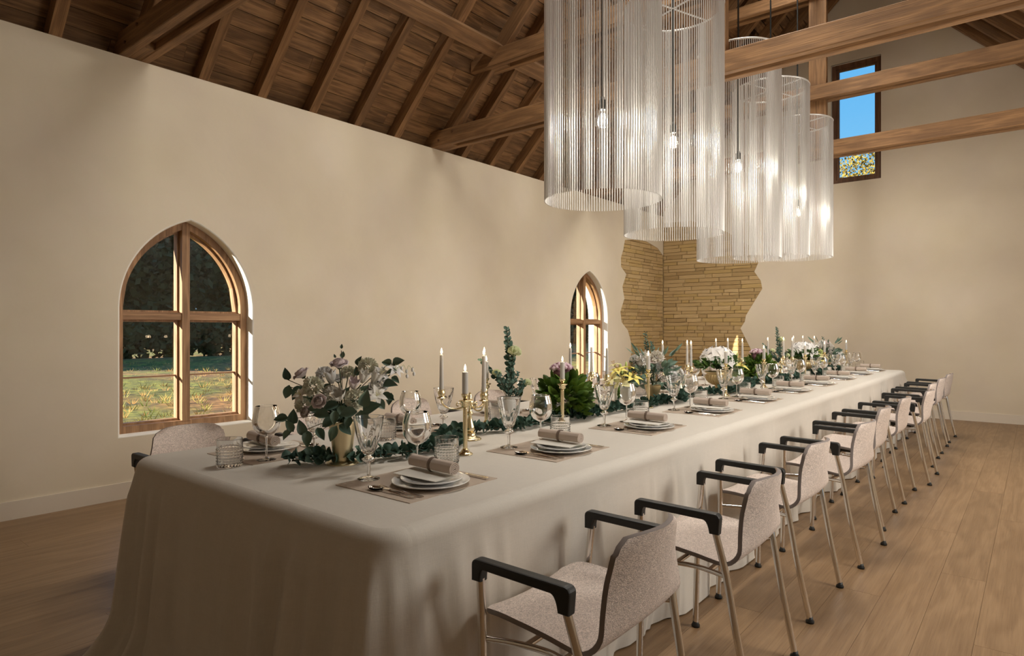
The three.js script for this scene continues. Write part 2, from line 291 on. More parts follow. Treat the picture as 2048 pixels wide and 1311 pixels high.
{
  const o = new THREE.Group(); o.name = 'window_' + (++windowCount); o.userData = { kind: 'structure', label: 'tall narrow dark timber window high in the gable' }; scene.add(o);
  const p = (q) => rectPath(fw.x0 + q, fw.x1 - q, fw.y0 + q, fw.y1 - q), put = (n, g, m) => { g.translate(0, 0, ZF); return mesh(n, m === M.pane ? g : grain(g, 1), m, o); };
  put('frame', ring(p(0), p(0.06), 0.05, 0.13), M.frameDark);
  put('sash', ring(p(0.058), p(0.095), 0.075, 0.125), M.frameDark);
  put('pane', (() => { const g = new THREE.PlaneGeometry(fw.x1 - fw.x0 - 0.18, fw.y1 - fw.y0 - 0.18); g.translate((fw.x0 + fw.x1) / 2, (fw.y0 + fw.y1) / 2, -0.10); return g; })(), M.pane);
}

// ---------------------------------------------------------------- roof: rafters, lapped boards, purlins
const RD = 0.12; // rafter depth, square to the slope
function slope(side) { // a frame whose x runs up the slope from the wall head, y out of the room, z along the room
  const o = new THREE.Group(); o.name = numbered('ceiling'); o.userData.kind = 'structure'; scene.add(o);
  o.position.set(side < 0 ? XL : XR, YW, 0); o.rotation.set(0, 0, side < 0 ? Math.PI / 4 : Math.PI - Math.PI / 4); if (side > 0) o.scale.y = -1;
  const len = (XM - XL) * Math.SQRT2, R = rng(side < 0 ? 31 : 32), z0 = ZF - WT, z1 = ZB + WT;
  mesh('roof_deck', box(-0.55, len + 0.2, RD + 0.045, RD + 0.12, z0 - 0.1, z1 + 0.1), std({ color: lin(0.07, 0.05, 0.035), roughness: 1 }), o);
  const bw = 0.14, bl = 2.06, geos = [0, 1, 2, 3, 4, 5, 6, 7].map((i) => grain(box(-bw / 2 + 0.004, bw / 2 - 0.004, 0, 0.016, -bl / 2 + 0.001, bl / 2 - 0.001), 2, i * 0.53, i * 0.137));
  let r = 0;
  for (let s = -0.30; s < len; s += bw, r++) for (let z = z1 - bl / 2 + (r * 0.515 * 3) % bl; z > z0 - bl / 2; z -= bl) {
    const b = mesh('board', geos[Math.floor(R() * 8)], M.roof[Math.floor(R() * 4)], o); b.position.set(s, RD + 0.006, Math.max(z0 + bl / 2, Math.min(z, z1 - bl / 2)) + (R() - 0.5) * 0.002); b.rotation.z = 0.10;
  }
  const rg = [0, 1, 2, 3].map((i) => grain(box(-0.45, len + 0.06, 0, RD, -0.04, 0.04), 0, i * 0.47, i * 0.19));
  for (let k = -8; k < 19; k++) {
    const z = -1.44 - 0.515 * k; if (z > ZB - 0.1 || z < ZF + 0.1 || [-1.95, -5.14, -8.33].some((t) => Math.abs(z - t) < 0.16)) continue;
    const m = mesh('rafter', rg[(k + 8) % 4], M.beam[(k + 8) % 3], o); m.position.z = z;
  }
  const pu = mesh('purlin', grain(chamfer(0.15, 0.11, z1 - z0 - 2 * WT, 0.006), 2), M.beam[1], o); pu.position.set(1.27, -0.055, (z0 + z1) / 2);
  return o;
}
slope(-1); slope(1);
{ const g = grain(box(XM - 0.06, XM + 0.06, YR - 0.16, YR + 0.10, ZF, ZB), 2); struct('trim_1', g, M.beam[0]); }

// ---------------------------------------------------------------- trusses: paired tie beams and collars with a slot between, king post, principal rafters
function truss(z, label) {
  const t = thing('roof_truss', label, 'roof truss', [0, 0, z]);
  const W = 0.215, th = 0.07, R = rng(Math.round(-z * 100));
  const pair = (name, y0, y1, x0, x1) => {
    for (const s of [1, -1]) { const g = grain(chamfer(x1 - x0, y1 - y0, th, 0.006), 0, R(), R()); g.translate((x0 + x1) / 2, (y0 + y1) / 2, s * (W / 2 - th / 2)); mesh(name, g, M.beam[s > 0 ? 0 : 2], t); }
    for (const s of [-1, 1]) { const e = s < 0 ? x0 + 0.03 : x1 - 0.43, g = grain(box(e, e + 0.40, y0 + 0.004, y1 - 0.004, -(W / 2 - th), W / 2 - th), 0); mesh('spacer_block', g, M.beam[1], t); }
    { const g = grain(box(x0 + 0.43, x1 - 0.43, y0 + 0.06, y1 - 0.004, -(W / 2 - th), W / 2 - th), 0); mesh('filler_board', g, M.beam[1], t); }
  };
  pair('tie_beam', YW + 0.001, YW + 0.172, XL - 0.16, XR + 0.16);
  const cx = (y) => (y - YW) - 0.02;
  pair('collar_beam', 4.01, 4.18, XL + cx(4.01) - 0.06, XR - cx(4.01) + 0.06);
  pair('upper_collar', 5.25, 5.40, XL + cx(5.25) - 0.06, XR - cx(5.25) + 0.06);
  { const g = grain(chamfer(0.20, YR - 0.16 - (YW + 0.168), 0.07, 0.006), 1); g.translate(XM, (YR - 0.16 + YW + 0.168) / 2, 0); mesh('king_post', g, M.beam[0], t); }
  const len = (XM - XL) * Math.SQRT2;
  for (const s of [-1, 1]) {
    const g = grain(chamfer(len - 0.32, 0.17, 0.068, 0.006), 0, R(), 0); g.translate((len - 0.32) / 2 + 0.2, -0.02, 0); g.rotateZ(Math.PI / 4); if (s > 0) g.rotateY(Math.PI);
    g.translate(s < 0 ? XL : XR, YW, 0); const m = mesh('principal_rafter', g, M.beam[1], t); m.userData.s = s;
    for (const dx of [0.28, 0.5]) { const p = new THREE.CylinderGeometry(0.013, 0.013, W + 0.02, 8); p.rotateX(Math.PI / 2); p.translate(s < 0 ? XL + dx - 0.16 : XR - dx + 0.16, YW + 0.06 + (dx - 0.28) * 0.3, 0); mesh('peg', p, M.frameDark, t); }
  }
}
truss(-1.95, 'oak roof truss above the pointed window behind the first chairs');
truss(-5.14, 'oak roof truss whose tie beam runs between the second and third chandeliers');
truss(-8.33, 'oak roof truss nearest the gable window with its king post');
// ---------------------------------------------------------------- chandeliers: a ring of hanging metal rods round a bare filament bulb
const ordinal = ['first', 'second', 'third', 'fourth', 'fifth', 'sixth', 'seventh', 'eighth', 'ninth', 'tenth'];
const CHR = 0.352, RODS = 130;
{
  const rodGeo = new THREE.CylinderGeometry(0.0038, 0.0038, 1, 12), sock = lathe([[0, 0.075], [0.012, 0.075], [0.014, 0.06], [0.021, 0.055], [0.022, 0.0], [0.016, -0.004], [0, -0.004]], 20);
  const globe = lathe([[0.016, 0], [0.018, -0.012], [0.03, -0.03], [0.043, -0.052], [0.0475, -0.075], [0.043, -0.098], [0.03, -0.114], [0.012, -0.122], [0, -0.123]], 24);
  const fil = lathe([[0, -0.022], [0.009, -0.026], [0.0125, -0.045], [0.0125, -0.075], [0.010, -0.092], [0, -0.097]], 12);
  const ringG = new THREE.TorusGeometry(CHR, 0.007, 6, 72); ringG.rotateX(Math.PI / 2);
  for (const [a, b, l] of [[-5.095, -1.995, 'dark batten carrying the first two chandeliers'], [-8.285, -5.185, 'dark batten carrying the last three chandeliers']]) solo('ceiling_batten', grain(box(-0.03, 0.03, 0, 0.045, a, b), 2), M.frameDark, l, 'batten', [XM, 5.401, 0]);
  const list = [[-3.37, 2.055, 3.72, 2.61], [-4.35, 1.96, 3.60, 2.70], [-5.66, 1.885, 3.69, 2.77], [-6.55, 1.98, 3.64, 2.68], [-7.47, 2.05, 3.52, 2.62]];
  list.forEach(([z, y0, y1, yb], i) => {
    const t = thing('chandelier', `tall cylinder chandelier of hanging pale rods, ${ordinal[i]} of the row from the rose bouquet end`, 'chandelier', [XM, y0, z], 0, 'rod chandeliers hanging over the table');
    const h = y1 - y0, top = mesh('top_ring', ringG, M.rodMetal, t); top.position.y = h;
    for (const a of [0, 1]) { const b = mesh('cross_bar', new THREE.CylinderGeometry(0.006, 0.006, 2 * CHR, 8), M.rodMetal, t); b.rotation.set(Math.PI / 2, 0, a * Math.PI / 2 + 0.35); b.position.y = h; }
    for (let k = 0; k < RODS; k++) { const a = k / RODS * Math.PI * 2, r = mesh('rod', rodGeo, M.rodMetal, t); r.scale.y = h; r.position.set(Math.cos(a) * CHR, h / 2, Math.sin(a) * CHR); }
    mesh('cable', rod(V3(0, yb - y0 + 0.07, 0), V3(0, 5.402 - y0, 0), 0.008, 8), M.black, t);
    const s = mesh('socket', sock, M.black, t); s.position.y = yb - y0;
    const b = mesh('bulb', globe, M.bulbGlass, t); b.position.y = yb - y0;
    mesh('filament', fil, M.filament, b);
    mesh('ceiling_cup', lathe([[0, 0], [0.035, 0.002], [0.04, 0.03], [0, 0.03]], 20), M.black, t).position.y = 5.37 - y0;
    const L = new THREE.PointLight(BULB.color, BULB.power); L.position.set(XM, yb - 0.06, z); L.castShadow = true; L.shadow.radius = 2; scene.add(L);
  });
}
// ---------------------------------------------------------------- unseen upright lamps on the right wall, lighting chair backs; the glasses mirror them
{
  const H = 1.25, W = 0.42, lampMat = std({ color: lin(0.9, 0.88, 0.84), emissive: new THREE.Color(1, 0.90, 0.77), emissiveIntensity: 1.2 });
  const g = { housing: chamfer(0.06, H + 0.03, W + 0.03, 0.005), diffuser: new THREE.PlaneGeometry(W, H) }; g.diffuser.rotateY(-Math.PI / 2);
  [-3.2, -3.78, -6.6, -7.15].forEach((z, k) => {
    const t = thing('unseen_wall_lamp', `unseen upright linear lamp on the wall opposite the windows, ${ordinal[k]} along it`, 'lamp', [XR - 0.03, 1.95, z], 0, 'unseen upright wall lamps');
    mesh('housing', g.housing, M.black, t); mesh('lamp_diffuser', g.diffuser, lampMat, t).position.x = -0.031;
    const r = new THREE.RectAreaLight(LAMP_WHITE, LAMP_POWER, W, H);
    r.position.set(XR - 0.07, 1.95, z); scene.add(r); r.lookAt(XR - 1, 1.95, z);
  });
}
// unseen linear lamps under the ridge, placed to light the table and floor
{
  const L = 2.5, W = 0.30, lampMat = std({ color: lin(0.9, 0.88, 0.84), emissive: new THREE.Color(1, 0.93, 0.83), emissiveIntensity: 1.2 });
  const bar = chamfer(W + 0.03, 0.06, L + 0.03, 0.005), face = new THREE.PlaneGeometry(W, L); face.rotateX(Math.PI / 2);
  [-3.3, -6.4].forEach((z, k) => {
    const y = 6.12, t = thing('unseen_ridge_lamp', `unseen long linear lamp hung under the ridge, ${ordinal[k]} from the rose bouquet end`, 'lamp', [XM, y, z], 0, 'unseen linear lamps under the ridge');
    mesh('housing', bar, M.black, t); mesh('lamp_diffuser', face, lampMat, t).position.y = -0.031;
    for (const s of [-1, 1]) { mesh('side_shade', box(s * (W / 2 + 0.012) - 0.004, s * (W / 2 + 0.012) + 0.004, -0.19, 0.03, -L / 2 - 0.012, L / 2 + 0.012), M.black, t); mesh('end_shade', box(-W / 2 - 0.012, W / 2 + 0.012, s > 0 && k === 0 ? -0.10 : -0.36, 0.03, s * (L / 2 + 0.012) - 0.004, s * (L / 2 + 0.012) + 0.004), M.black, t); }  // unseen shades, shaped to keep the lamp light off the upper gable
    for (const s of [-1, 1]) mesh('hanger', rod(V3(0, 0.03, s * L * 0.4), V3(0, YR - 0.16 - y, s * L * 0.4), 0.006, 6), M.black, t);
    const r = new THREE.RectAreaLight(LAMP_WHITE, RIDGE_POWER * (k ? 0.95 : 1.25), W, L);
    r.position.set(XM, y - 0.07, z); r.rotation.x = -Math.PI / 2; scene.add(r);
  });
}
// unseen wall washer behind the last tie beam, placed to brighten the gable wall
{
  const L = 2.8, H = 0.07, lampMat = std({ color: lin(0.9, 0.88, 0.84), emissive: new THREE.Color(1, 0.93, 0.83), emissiveIntensity: 1.2 });
  const t = thing('unseen_wall_washer', 'unseen slim wall washing lamp behind the tie beam nearest the gable window', 'lamp', [-2.9, YW + 0.115, -8.505]), tilt = 1.38;
  const bar = chamfer(L + 0.02, H + 0.012, 0.04, 0.004); bar.rotateX(-tilt); mesh('housing', bar, M.black, t);
  const d = new THREE.PlaneGeometry(L, H); d.rotateY(Math.PI); d.translate(0, 0, -0.0212); d.rotateX(-tilt); mesh('lamp_diffuser', d, lampMat, t);
  for (const s of [-1, 1]) mesh('bracket', rod(V3(s * 1.1, 0, 0), V3(s * 1.1, 0, 0.066), 0.008, 6), M.black, t);
  const n = V3(0, -Math.sin(tilt), -Math.cos(tilt)), r = new THREE.RectAreaLight(LAMP_WHITE, WASH_POWER, L, H);
  r.position.set(-2.9, YW + 0.115, -8.505).addScaledVector(n, 0.03); scene.add(r); r.lookAt(r.position.clone().add(n));
}
// ---------------------------------------------------------------- outside: meadow, wood edge, autumn tree
{
  const turf = texture(1024, 1024, (u, v) => {
    const a = fbm(u, v, 5, 5, 4), b = fbm(u, v, 24, 24, 4), c = fbm(u, v, 120, 120, 2);
    let t = Math.max(0, Math.min(1, (a - 0.30) * 3.2)), col = mix3([0.55, 0.53, 0.20], [0.66, 0.46, 0.25], t);
    const k = 0.62 + b * 0.5 + (c - 0.5) * 0.7; return col.map((x) => x * k);
  }, true, 1 / 12, 1 / 12);
  const g = new THREE.PlaneGeometry(160, 160, 60, 60); g.rotateX(-Math.PI / 2); g.translate(-20, -0.3, -20);
  const p = g.attributes.position, uv = g.attributes.uv;
  for (let i = 0; i < p.count; i++) { const x = p.getX(i), z = p.getZ(i); p.setY(i, -0.3 + (x < -9 ? 0.16 * Math.sin(x * 0.35) * Math.sin(z * 0.31) : 0)); uv.setXY(i, x, z); }
  g.computeVertexNormals();
  const ground = mesh('meadow', g, std({ color: lin(0.92, 0.88, 0.80), map: turf, roughness: 1 }), scene); ground.userData = { kind: 'structure', label: 'meadow of patchy green and brown grass outside' };
  // grass tufts and fallen leaves outside the windows
  const R = rng(51), N = 2600, blade = new THREE.BufferGeometry();
  const bp = []; for (let k = 0; k < 5; k++) { const a = k * 1.26, c = Math.cos(a) * 0.03, s = Math.sin(a) * 0.03; bp.push(c - 0.008, 0, s, c + 0.008, 0, s + 0.004, c * 3, 0.055 + 0.012 * k, s * 3); }
  blade.setAttribute('position', new THREE.Float32BufferAttribute(bp, 3)); blade.computeVertexNormals();
  const tufts = new THREE.InstancedMesh(blade, std({ color: lin(0.34, 0.30, 0.09), roughness: 1, side: THREE.DoubleSide }), N); tufts.name = 'grass_tufts'; tufts.userData = { kind: 'stuff', label: 'tufts of long grass in the meadow', category: 'grass' };
  const m = new THREE.Matrix4(), q = new THREE.Quaternion();
  for (let i = 0; i < N; i++) { const d = 7 + 24 * Math.pow(R(), 1.5); q.setFromAxisAngle(V3(0, 1, 0), R() * 6.28); const s = 0.6 + R() * 1.1; m.compose(V3(-d, -0.3, -1 - d * 0.45 + (R() - 0.5) * d * 0.9), q, V3(s, s, s)); tufts.setMatrixAt(i, m); const c = R(); tufts.setColorAt(i, new THREE.Color(0.8 + c * 0.6, 1 - c * 0.25, 0.8)); }
  scene.add(tufts);
  // trees: a trunk and a crown of leaf clusters
  const leafQuad = (R2, cx, cy, cz, rx, ry, n, size) => {
    const pos = [];
    for (let i = 0; i < n; i++) {
      let v; do v = V3(R2() * 2 - 1, R2() * 2 - 1, R2() * 2 - 1); while (v.length() > 1);
      const k = 0.55 + 0.45 * Math.sin(v.x * 7 + cx) * Math.sin(v.y * 6 + cz) * Math.sin(v.z * 7); v.multiplyScalar(0.75 + 0.25 * k); v.set(cx + v.x * rx, cy + v.y * ry, cz + v.z * rx);
      const a = V3(R2() - 0.5, R2() - 0.5, R2() - 0.5).normalize().multiplyScalar(size * (0.5 + R2())), b = V3(R2() - 0.5, R2() - 0.5, R2() - 0.5).cross(a).normalize().multiplyScalar(size * (0.5 + R2()) * 0.8);
      const c1 = v.clone().add(a), c2 = v.clone().sub(a), c3 = v.clone().add(b), c4 = v.clone().sub(b);
      for (const w of [c1, c3, c2, c1, c2, c4]) pos.push(w.x, w.y, w.z);
    }
    const gg = new THREE.BufferGeometry(); gg.setAttribute('position', new THREE.Float32BufferAttribute(pos, 3)); gg.computeVertexNormals(); return gg;
  };
  const bark = std({ color: lin(0.07, 0.055, 0.04), roughness: 1 });
  const crown = (c) => std({ color: lin(...c), roughness: 1, side: THREE.DoubleSide });
  const crowns = { dark: crown([0.080, 0.075, 0.024]), olive: crown([0.10, 0.10, 0.025]), amber: crown([0.24, 0.14, 0.05]), gold: crown([0.27, 0.19, 0.03]), lime: crown([0.15, 0.16, 0.035]) };
  const tree = (x, z, h, r, mat, label, n = 900, seed = 1, size = 0.42, low = 0.5) => {
    const t = thing('tree', label, 'tree', [x, -0.3, z], 0, 'trees beyond the meadow'), R2 = rng(seed * 97 + 5);
    mesh('trunk', rod(V3(0, 0, 0), V3(0.1, h * 0.75, 0), 0.035 * h, 8, 0.012 * h), bark, t);
    for (let k = 0; k < 5; k++) { const a = k * 1.3 + seed; mesh('branch', rod(V3(0, h * (0.3 + 0.07 * k), 0), V3(Math.cos(a) * r * 0.7, h * (0.5 + 0.07 * k), Math.sin(a) * r * 0.7), 0.012 * h, 6, 0.004 * h), bark, t); }
    const f = mesh('foliage', leafQuad(R2, 0, h * (low + 1) / 2, 0, r, h * (1 - low) / 2, n, size), mat, t); f.userData.kind = 'stuff';
  };
  // the wood edge seen through the pointed windows, about 36 m away
  {
    const RT = rng(77), list = [];
    for (let z = 4; z > -84; z -= 2.4) { const h = 8.5 + 5 * RT(); list.push(leafQuad(RT, -37 - 3 * RT(), h / 2 - 0.2, z, 2.6, h / 2 + 0.2, 4200, 0.24)); list.push(leafQuad(RT, -36, 0.9, z, 1.6, 1.5, 900, 0.2)); }
    const w = mesh('wood_edge', mergeGeometries(list), crowns.dark, scene); w.userData = { kind: 'stuff', label: 'dense dark wood along the far side of the meadow', category: 'wood' };
  }
  for (const [x, z, h, r, c, s, l] of [[-31, -9, 8.6, 2.0, 'olive', 61, 'slender olive tree standing before the dark wood'], [-31, -21, 9, 2.2, 'olive', 62, 'broad olive tree standing before the dark wood'],
    [-5.2, -27, 9.0, 1.7, 'gold', 63, 'golden autumn tree seen low in the gable window'], [-8.6, -28, 9.8, 1.5, 'amber', 64, 'thin amber tree left in the gable window'], [-2.0, -28, 9.4, 1.6, 'lime', 65, 'yellow green tree to the right in the gable window']]) tree(x, z, h, r, crowns[c], l, 9000, s, 0.045, 0.3);
}
// ---------------------------------------------------------------- banquet table and its cloth
const TY = 0.76, TX0 = -2.85, TX1 = -1.25, TZ0 = -9.2, TZ1 = -1.02;
{
  const t = thing('banquet_table', 'long banquet table hidden under the floor-length cloth', 'table', [XM, 0, (TZ0 + TZ1) / 2]);
  { const a = (TX1 - TX0) / 2 - 0.03, b = (TZ1 - TZ0) / 2 - 0.03, c = 0.14, s = new THREE.Shape([V2(-a + c, -b), V2(a - c, -b), V2(a, -b + c), V2(a, b - c), V2(a - c, b), V2(-a + c, b), V2(-a, b - c), V2(-a, -b + c)]), g = new THREE.ExtrudeGeometry(s, { depth: 0.035, bevelEnabled: false }); g.rotateX(Math.PI / 2); g.translate(0, 0.752, 0); mesh('tabletop', grain(g, 2), M.beam[0], t); }
  const lg = grain(box(-0.035, 0.035, 0, 0.715, -0.035, 0.035), 1);
  for (const z of [-3.95, -1.32, 1.32, 3.95]) for (const x of [-0.68, 0.68]) mesh('leg', lg, M.beam[1], t).position.set(x, 0, z);
}
{
  // walk round the rounded rectangle of the table edge; the skirt hangs from it in folds that open towards the floor
  const rc = 0.10, pts = [], step = 0.018, R = rng(5);
  const cx = [[TX1 - rc, TZ1 - rc, 0], [TX0 + rc, TZ1 - rc, Math.PI / 2], [TX0 + rc, TZ0 + rc, Math.PI], [TX1 - rc, TZ0 + rc, 1.5 * Math.PI]]; // angle measured x towards z
  for (let k = 0; k < 4; k++) {
    const [x, z, a0] = cx[k], [x2, z2] = cx[(k + 1) % 4], n = 16;
    for (let i = 0; i <= n; i++) { const a = a0 + (i / n) * Math.PI / 2; pts.push({ x: x + Math.cos(a) * rc, z: z + Math.sin(a) * rc, nx: Math.cos(a), nz: Math.sin(a), corner: 1 }); }
    const a = a0 + Math.PI / 2, L = Math.hypot(x2 - x, z2 - z), m = Math.round(L / step);
    for (let i = 1; i < m; i++) { const f = i / m; pts.push({ x: x + Math.cos(a) * rc + (x2 - x) * f, z: z + Math.sin(a) * rc + (z2 - z) * f, nx: Math.cos(a), nz: Math.sin(a), corner: Math.max(0, 1 - Math.min(f, 1 - f) * L / 0.45) }); }
  }
  let len = 0; pts.forEach((p, i) => { if (i) len += Math.hypot(p.x - pts[i - 1].x, p.z - pts[i - 1].z); p.s = len; });
  len += step; const n = pts.length;
  const per = (f) => Math.max(1, Math.round(f * len));
  const wav = (s, f, ph) => vnoise(s / len * per(f), ph, per(f), 64);
  // a few sharp pleats: centre, half width, depth; more of them near the corners
  const pleats = []; for (let k = 0; k < 95; k++) pleats.push([R() * len, 0.018 + R() * 0.03, (0.35 + 0.65 * R())]);
  pts.filter((p, i) => p.corner > 0.15 && i % 6 === 0).forEach((p) => pleats.push([p.s + (R() - 0.5) * 0.05, 0.016 + R() * 0.022, 0.7 + R() * 0.6]));
  pts.forEach((p) => {
    const end = Math.abs(p.nz); // the short ends hang in finer folds
    p.wide = (wav(p.s, 2.2, 3.3) - 0.5) * 2; p.mid = (wav(p.s, 5.5, 9.1) - 0.5) * 2; p.fine = (wav(p.s, 11, 17.7) - 0.5) * 2; p.pl = 0;
    for (const [c, w, d] of pleats) { let ds = Math.abs(p.s - c); ds = Math.min(ds, len - ds); if (ds < 3 * w) p.pl += d * Math.exp(-(ds / w) * (ds / w)); }
    p.end = end; p.long = wav(p.s, 3.1, 41.2);
  });
  const r = 0.045, rows = [[0, -r]], arc = 6, down = 30;
  for (let k = 1; k <= arc; k++) { const a = k / arc * Math.PI / 2; rows.push([r * (1 - Math.cos(a)), -r + r * Math.sin(a)]); }
  const pos = [], uv = [], idx = [], yEnd = 0.006;
  const put = (p, drop, out) => { pos.push(p.x + p.nx * out, TY - drop, p.z + p.nz * out); uv.push(p.s, drop); };
  for (const [dr, o] of rows) for (let i = 0; i <= n; i++) put(pts[i % n], dr, o);
  for (let k = 1; k <= down; k++) for (let i = 0; i <= n; i++) {
    const p = pts[i % n], t = k / down, drop = r + (TY - r - yEnd) * t, g = Math.pow(t, 0.9), flare = Math.pow(Math.max(0, t - 0.72) / 0.28, 2);
    const amp = 0.010 + 0.042 * g, hem = (p.fine * 0.034 - 0.022 * (1 - p.end) * (1 - p.corner)) * flare + (0.6 + p.long) * 0.045 * flare * (0.12 + p.corner + 0.4 * p.end);
    let out = 0.02 * g + 0.02 * p.corner * g + (p.wide * 0.55 + p.mid * 0.45) * amp * (1 - 0.25 * p.end) + p.fine * 0.010 * g + p.pl * (0.006 + 0.016 * g) * (1 + 1.9 * p.end) * Math.min(1, t * 7) + hem;
    { const f = THREE.MathUtils.smoothstep(p.end, 0.3, 0.9); out = Math.min(out - 0.006 * (1 - f), 0.034 + 0.004 * p.fine + 0.2 * f); } put(p, drop, Math.max(out, -0.03 - 0.03 * g));
  }
  const rowsN = rows.length + down, w = n + 1;
  for (let j = 0; j < rowsN - 1; j++) for (let i = 0; i < n; i++) { const a = j * w + i, b = a + 1, c = a + w, d = c + 1; idx.push(a, b, c, b, d, c); }
  const g = new THREE.BufferGeometry(); g.setAttribute('position', new THREE.Float32BufferAttribute(pos, 3)); g.setAttribute('uv', new THREE.Float32BufferAttribute(uv, 2)); g.setIndex(idx);
  const inner = pts.map((p) => V2(p.x - p.nx * r, -(p.z - p.nz * r)));
  const top = new THREE.ShapeGeometry(new THREE.Shape(inner)); top.rotateX(-Math.PI / 2); top.translate(0, TY, 0);
  g.computeVertexNormals();
  const c = thing('tablecloth', 'floor-length ivory linen cloth draped over the long banquet table', 'tablecloth', [0, 0, 0]);
  mesh('cloth_skirt', g, M.cloth, c); mesh('cloth_top', top, M.cloth, c);
}

// ---------------------------------------------------------------- armchairs: tweed shell on a chrome frame with black arm pads
// own axes: the sitter looks along -x; origin on the floor under the middle of the seat
function makeChair() {
  const t = new THREE.Group(); t.name = 'armchair'; t.userData.base = 'armchair';
  const prof = new THREE.CatmullRomCurve3([V3(-0.225, 0.474, 0), V3(-0.19, 0.488, 0), V3(-0.08, 0.486, 0), V3(0.05, 0.476, 0), V3(0.118, 0.482, 0), V3(0.160, 0.513, 0), V3(0.178, 0.575, 0), V3(0.193, 0.66, 0), V3(0.208, 0.757, 0)], false, 'centripetal');
  const nu = 40, nv = 22, P = prof.getSpacedPoints(nu), grid = (off) => {
    const pos = [], uv = [];
    for (let i = 0; i <= nu; i++) {
      const u = i / nu, p = P[i], q = P[Math.min(nu, i + 1)], o = P[Math.max(0, i - 1)], tx = q.x - o.x, ty = q.y - o.y, tl = Math.hypot(tx, ty), nx = -ty / tl, ny = tx / tl; // up / front side
      const end = Math.min(1, Math.min((1 - u) / 0.10, u / 0.085)), round = Math.sqrt(Math.max(0, 1 - (1 - end) ** 2));
      const hw = (0.228 + 0.012 * Math.sin(u * 3.1)) * (0.80 + 0.20 * round) - 0.05 * THREE.MathUtils.smoothstep(u, 0.48, 0.95);
      const back = THREE.MathUtils.smoothstep(u, 0.5, 0.85), seat = 1 - THREE.MathUtils.smoothstep(u, 0.35, 0.55);
      for (let j = 0; j <= nv; j++) {
        const v = j / nv * 2 - 1, c = 0.052 * back * v * v * (1 - 0.25 * u) + 0.012 * seat * v * v + off;
        pos.push(p.x + nx * c, p.y + ny * c - 0.012 * back * Math.pow(Math.abs(v), 3) * (u > 0.93 ? 1 : 0), v * hw); uv.push(v * hw, u * 0.85);
      }
    }
    return { pos, uv };
  };
  const idx = []; for (let i = 0; i < nu; i++) for (let j = 0; j < nv; j++) { const a = i * (nv + 1) + j, b = a + 1, c = a + nv + 1, d = c + 1; idx.push(a, b, c, b, d, c); }
  const sheet = (off, flip) => { const { pos, uv } = grid(off), g = new THREE.BufferGeometry(); g.setAttribute('position', new THREE.Float32BufferAttribute(pos, 3)); g.setAttribute('uv', new THREE.Float32BufferAttribute(uv, 2)); g.setIndex(flip ? [...idx].reverse() : idx); g.computeVertexNormals(); return g; };
  mesh('seat_pad', sheet(0.0075, false), M.tweed, t);
  mesh('shell', sheet(-0.0075, true), M.tweed, t);
  { // seam round the edge
    const f = grid(0.0072).pos, b = grid(-0.0072).pos, rim = []; const at = (i, j) => i * (nv + 1) + j;
    for (let j = 0; j < nv; j++) rim.push(at(0, j)); for (let i = 0; i < nu; i++) rim.push(at(i, nv)); for (let j = nv; j > 0; j--) rim.push(at(nu, j)); for (let i = nu; i > 0; i--) rim.push(at(i, 0));
    const pos = [], id = [], n = rim.length; let cx = 0.05, cz = 0;
    for (const k of rim) { for (const [s, e] of [[f, 0], [null, 1], [b, 0]]) { let x, y, z; if (s) { x = s[k * 3]; y = s[k * 3 + 1]; z = s[k * 3 + 2]; } else { x = (f[k * 3] + b[k * 3]) / 2; y = (f[k * 3 + 1] + b[k * 3 + 1]) / 2; z = (f[k * 3 + 2] + b[k * 3 + 2]) / 2; z += Math.sign(z) * 0.002 * Math.min(1, Math.abs(z) / 0.2); if (y > 0.745) y += 0.002; if (x < -0.21) x -= 0.002; } pos.push(x, y, z); } }
    for (let i = 0; i < n; i++) { const a = i * 3, c = ((i + 1) % n) * 3; id.push(a, a + 1, c, a + 1, c + 1, c, a + 1, a + 2, c + 1, a + 2, c + 2, c + 1); }
    const g = new THREE.BufferGeometry(); g.setAttribute('position', new THREE.Float32BufferAttribute(pos, 3)); g.setAttribute('uv', new THREE.Float32BufferAttribute(new Float32Array(n * 6), 2)); g.setIndex(id); g.computeVertexNormals();
    mesh('edge_seam', g, M.seam, t);
  }
  const AY = 0.645;
  for (const s of [1, -1]) {
    const za = 0.285 * s, zf = 0.262 * s;
    // arm pad: a flat black bar with turned-down ends
    const side = new THREE.Shape(); side.moveTo(-0.152, -0.034); side.lineTo(-0.152, 0.004); side.quadraticCurveTo(-0.152, 0.017, -0.136, 0.017); side.lineTo(0.136, 0.013); side.quadraticCurveTo(0.152, 0.013, 0.152, -0.002); side.lineTo(0.148, -0.048); side.lineTo(0.124, -0.048); side.quadraticCurveTo(0.118, -0.008, 0.10, -0.005); side.lineTo(-0.118, 0.0); side.quadraticCurveTo(-0.13, -0.006, -0.13, -0.034); side.closePath();
    const pad = new THREE.ExtrudeGeometry(side, { depth: 0.022, bevelEnabled: true, bevelSegments: 2, bevelSize: 0.004, bevelThickness: 0.006, curveSegments: 5 }); pad.translate(-0.045, AY, za - 0.011);
    mesh('armrest', pad, M.black, t);
    const fl = mesh('leg', tube([V3(-0.182, AY - 0.03, za), V3(-0.190, 0.45, zf + 0.006 * s), V3(-0.196, 0.22, zf), V3(-0.20, 0.012, zf)], 0.0122, 12, 12), M.chrome, t);
    const rl = mesh('leg', tube([V3(0.090, AY - 0.04, za), V3(0.118, 0.46, zf), V3(0.155, 0.25, zf - 0.004 * s), V3(0.205, 0.012, zf - 0.012 * s)], 0.0122, 12, 12), M.chrome, t);
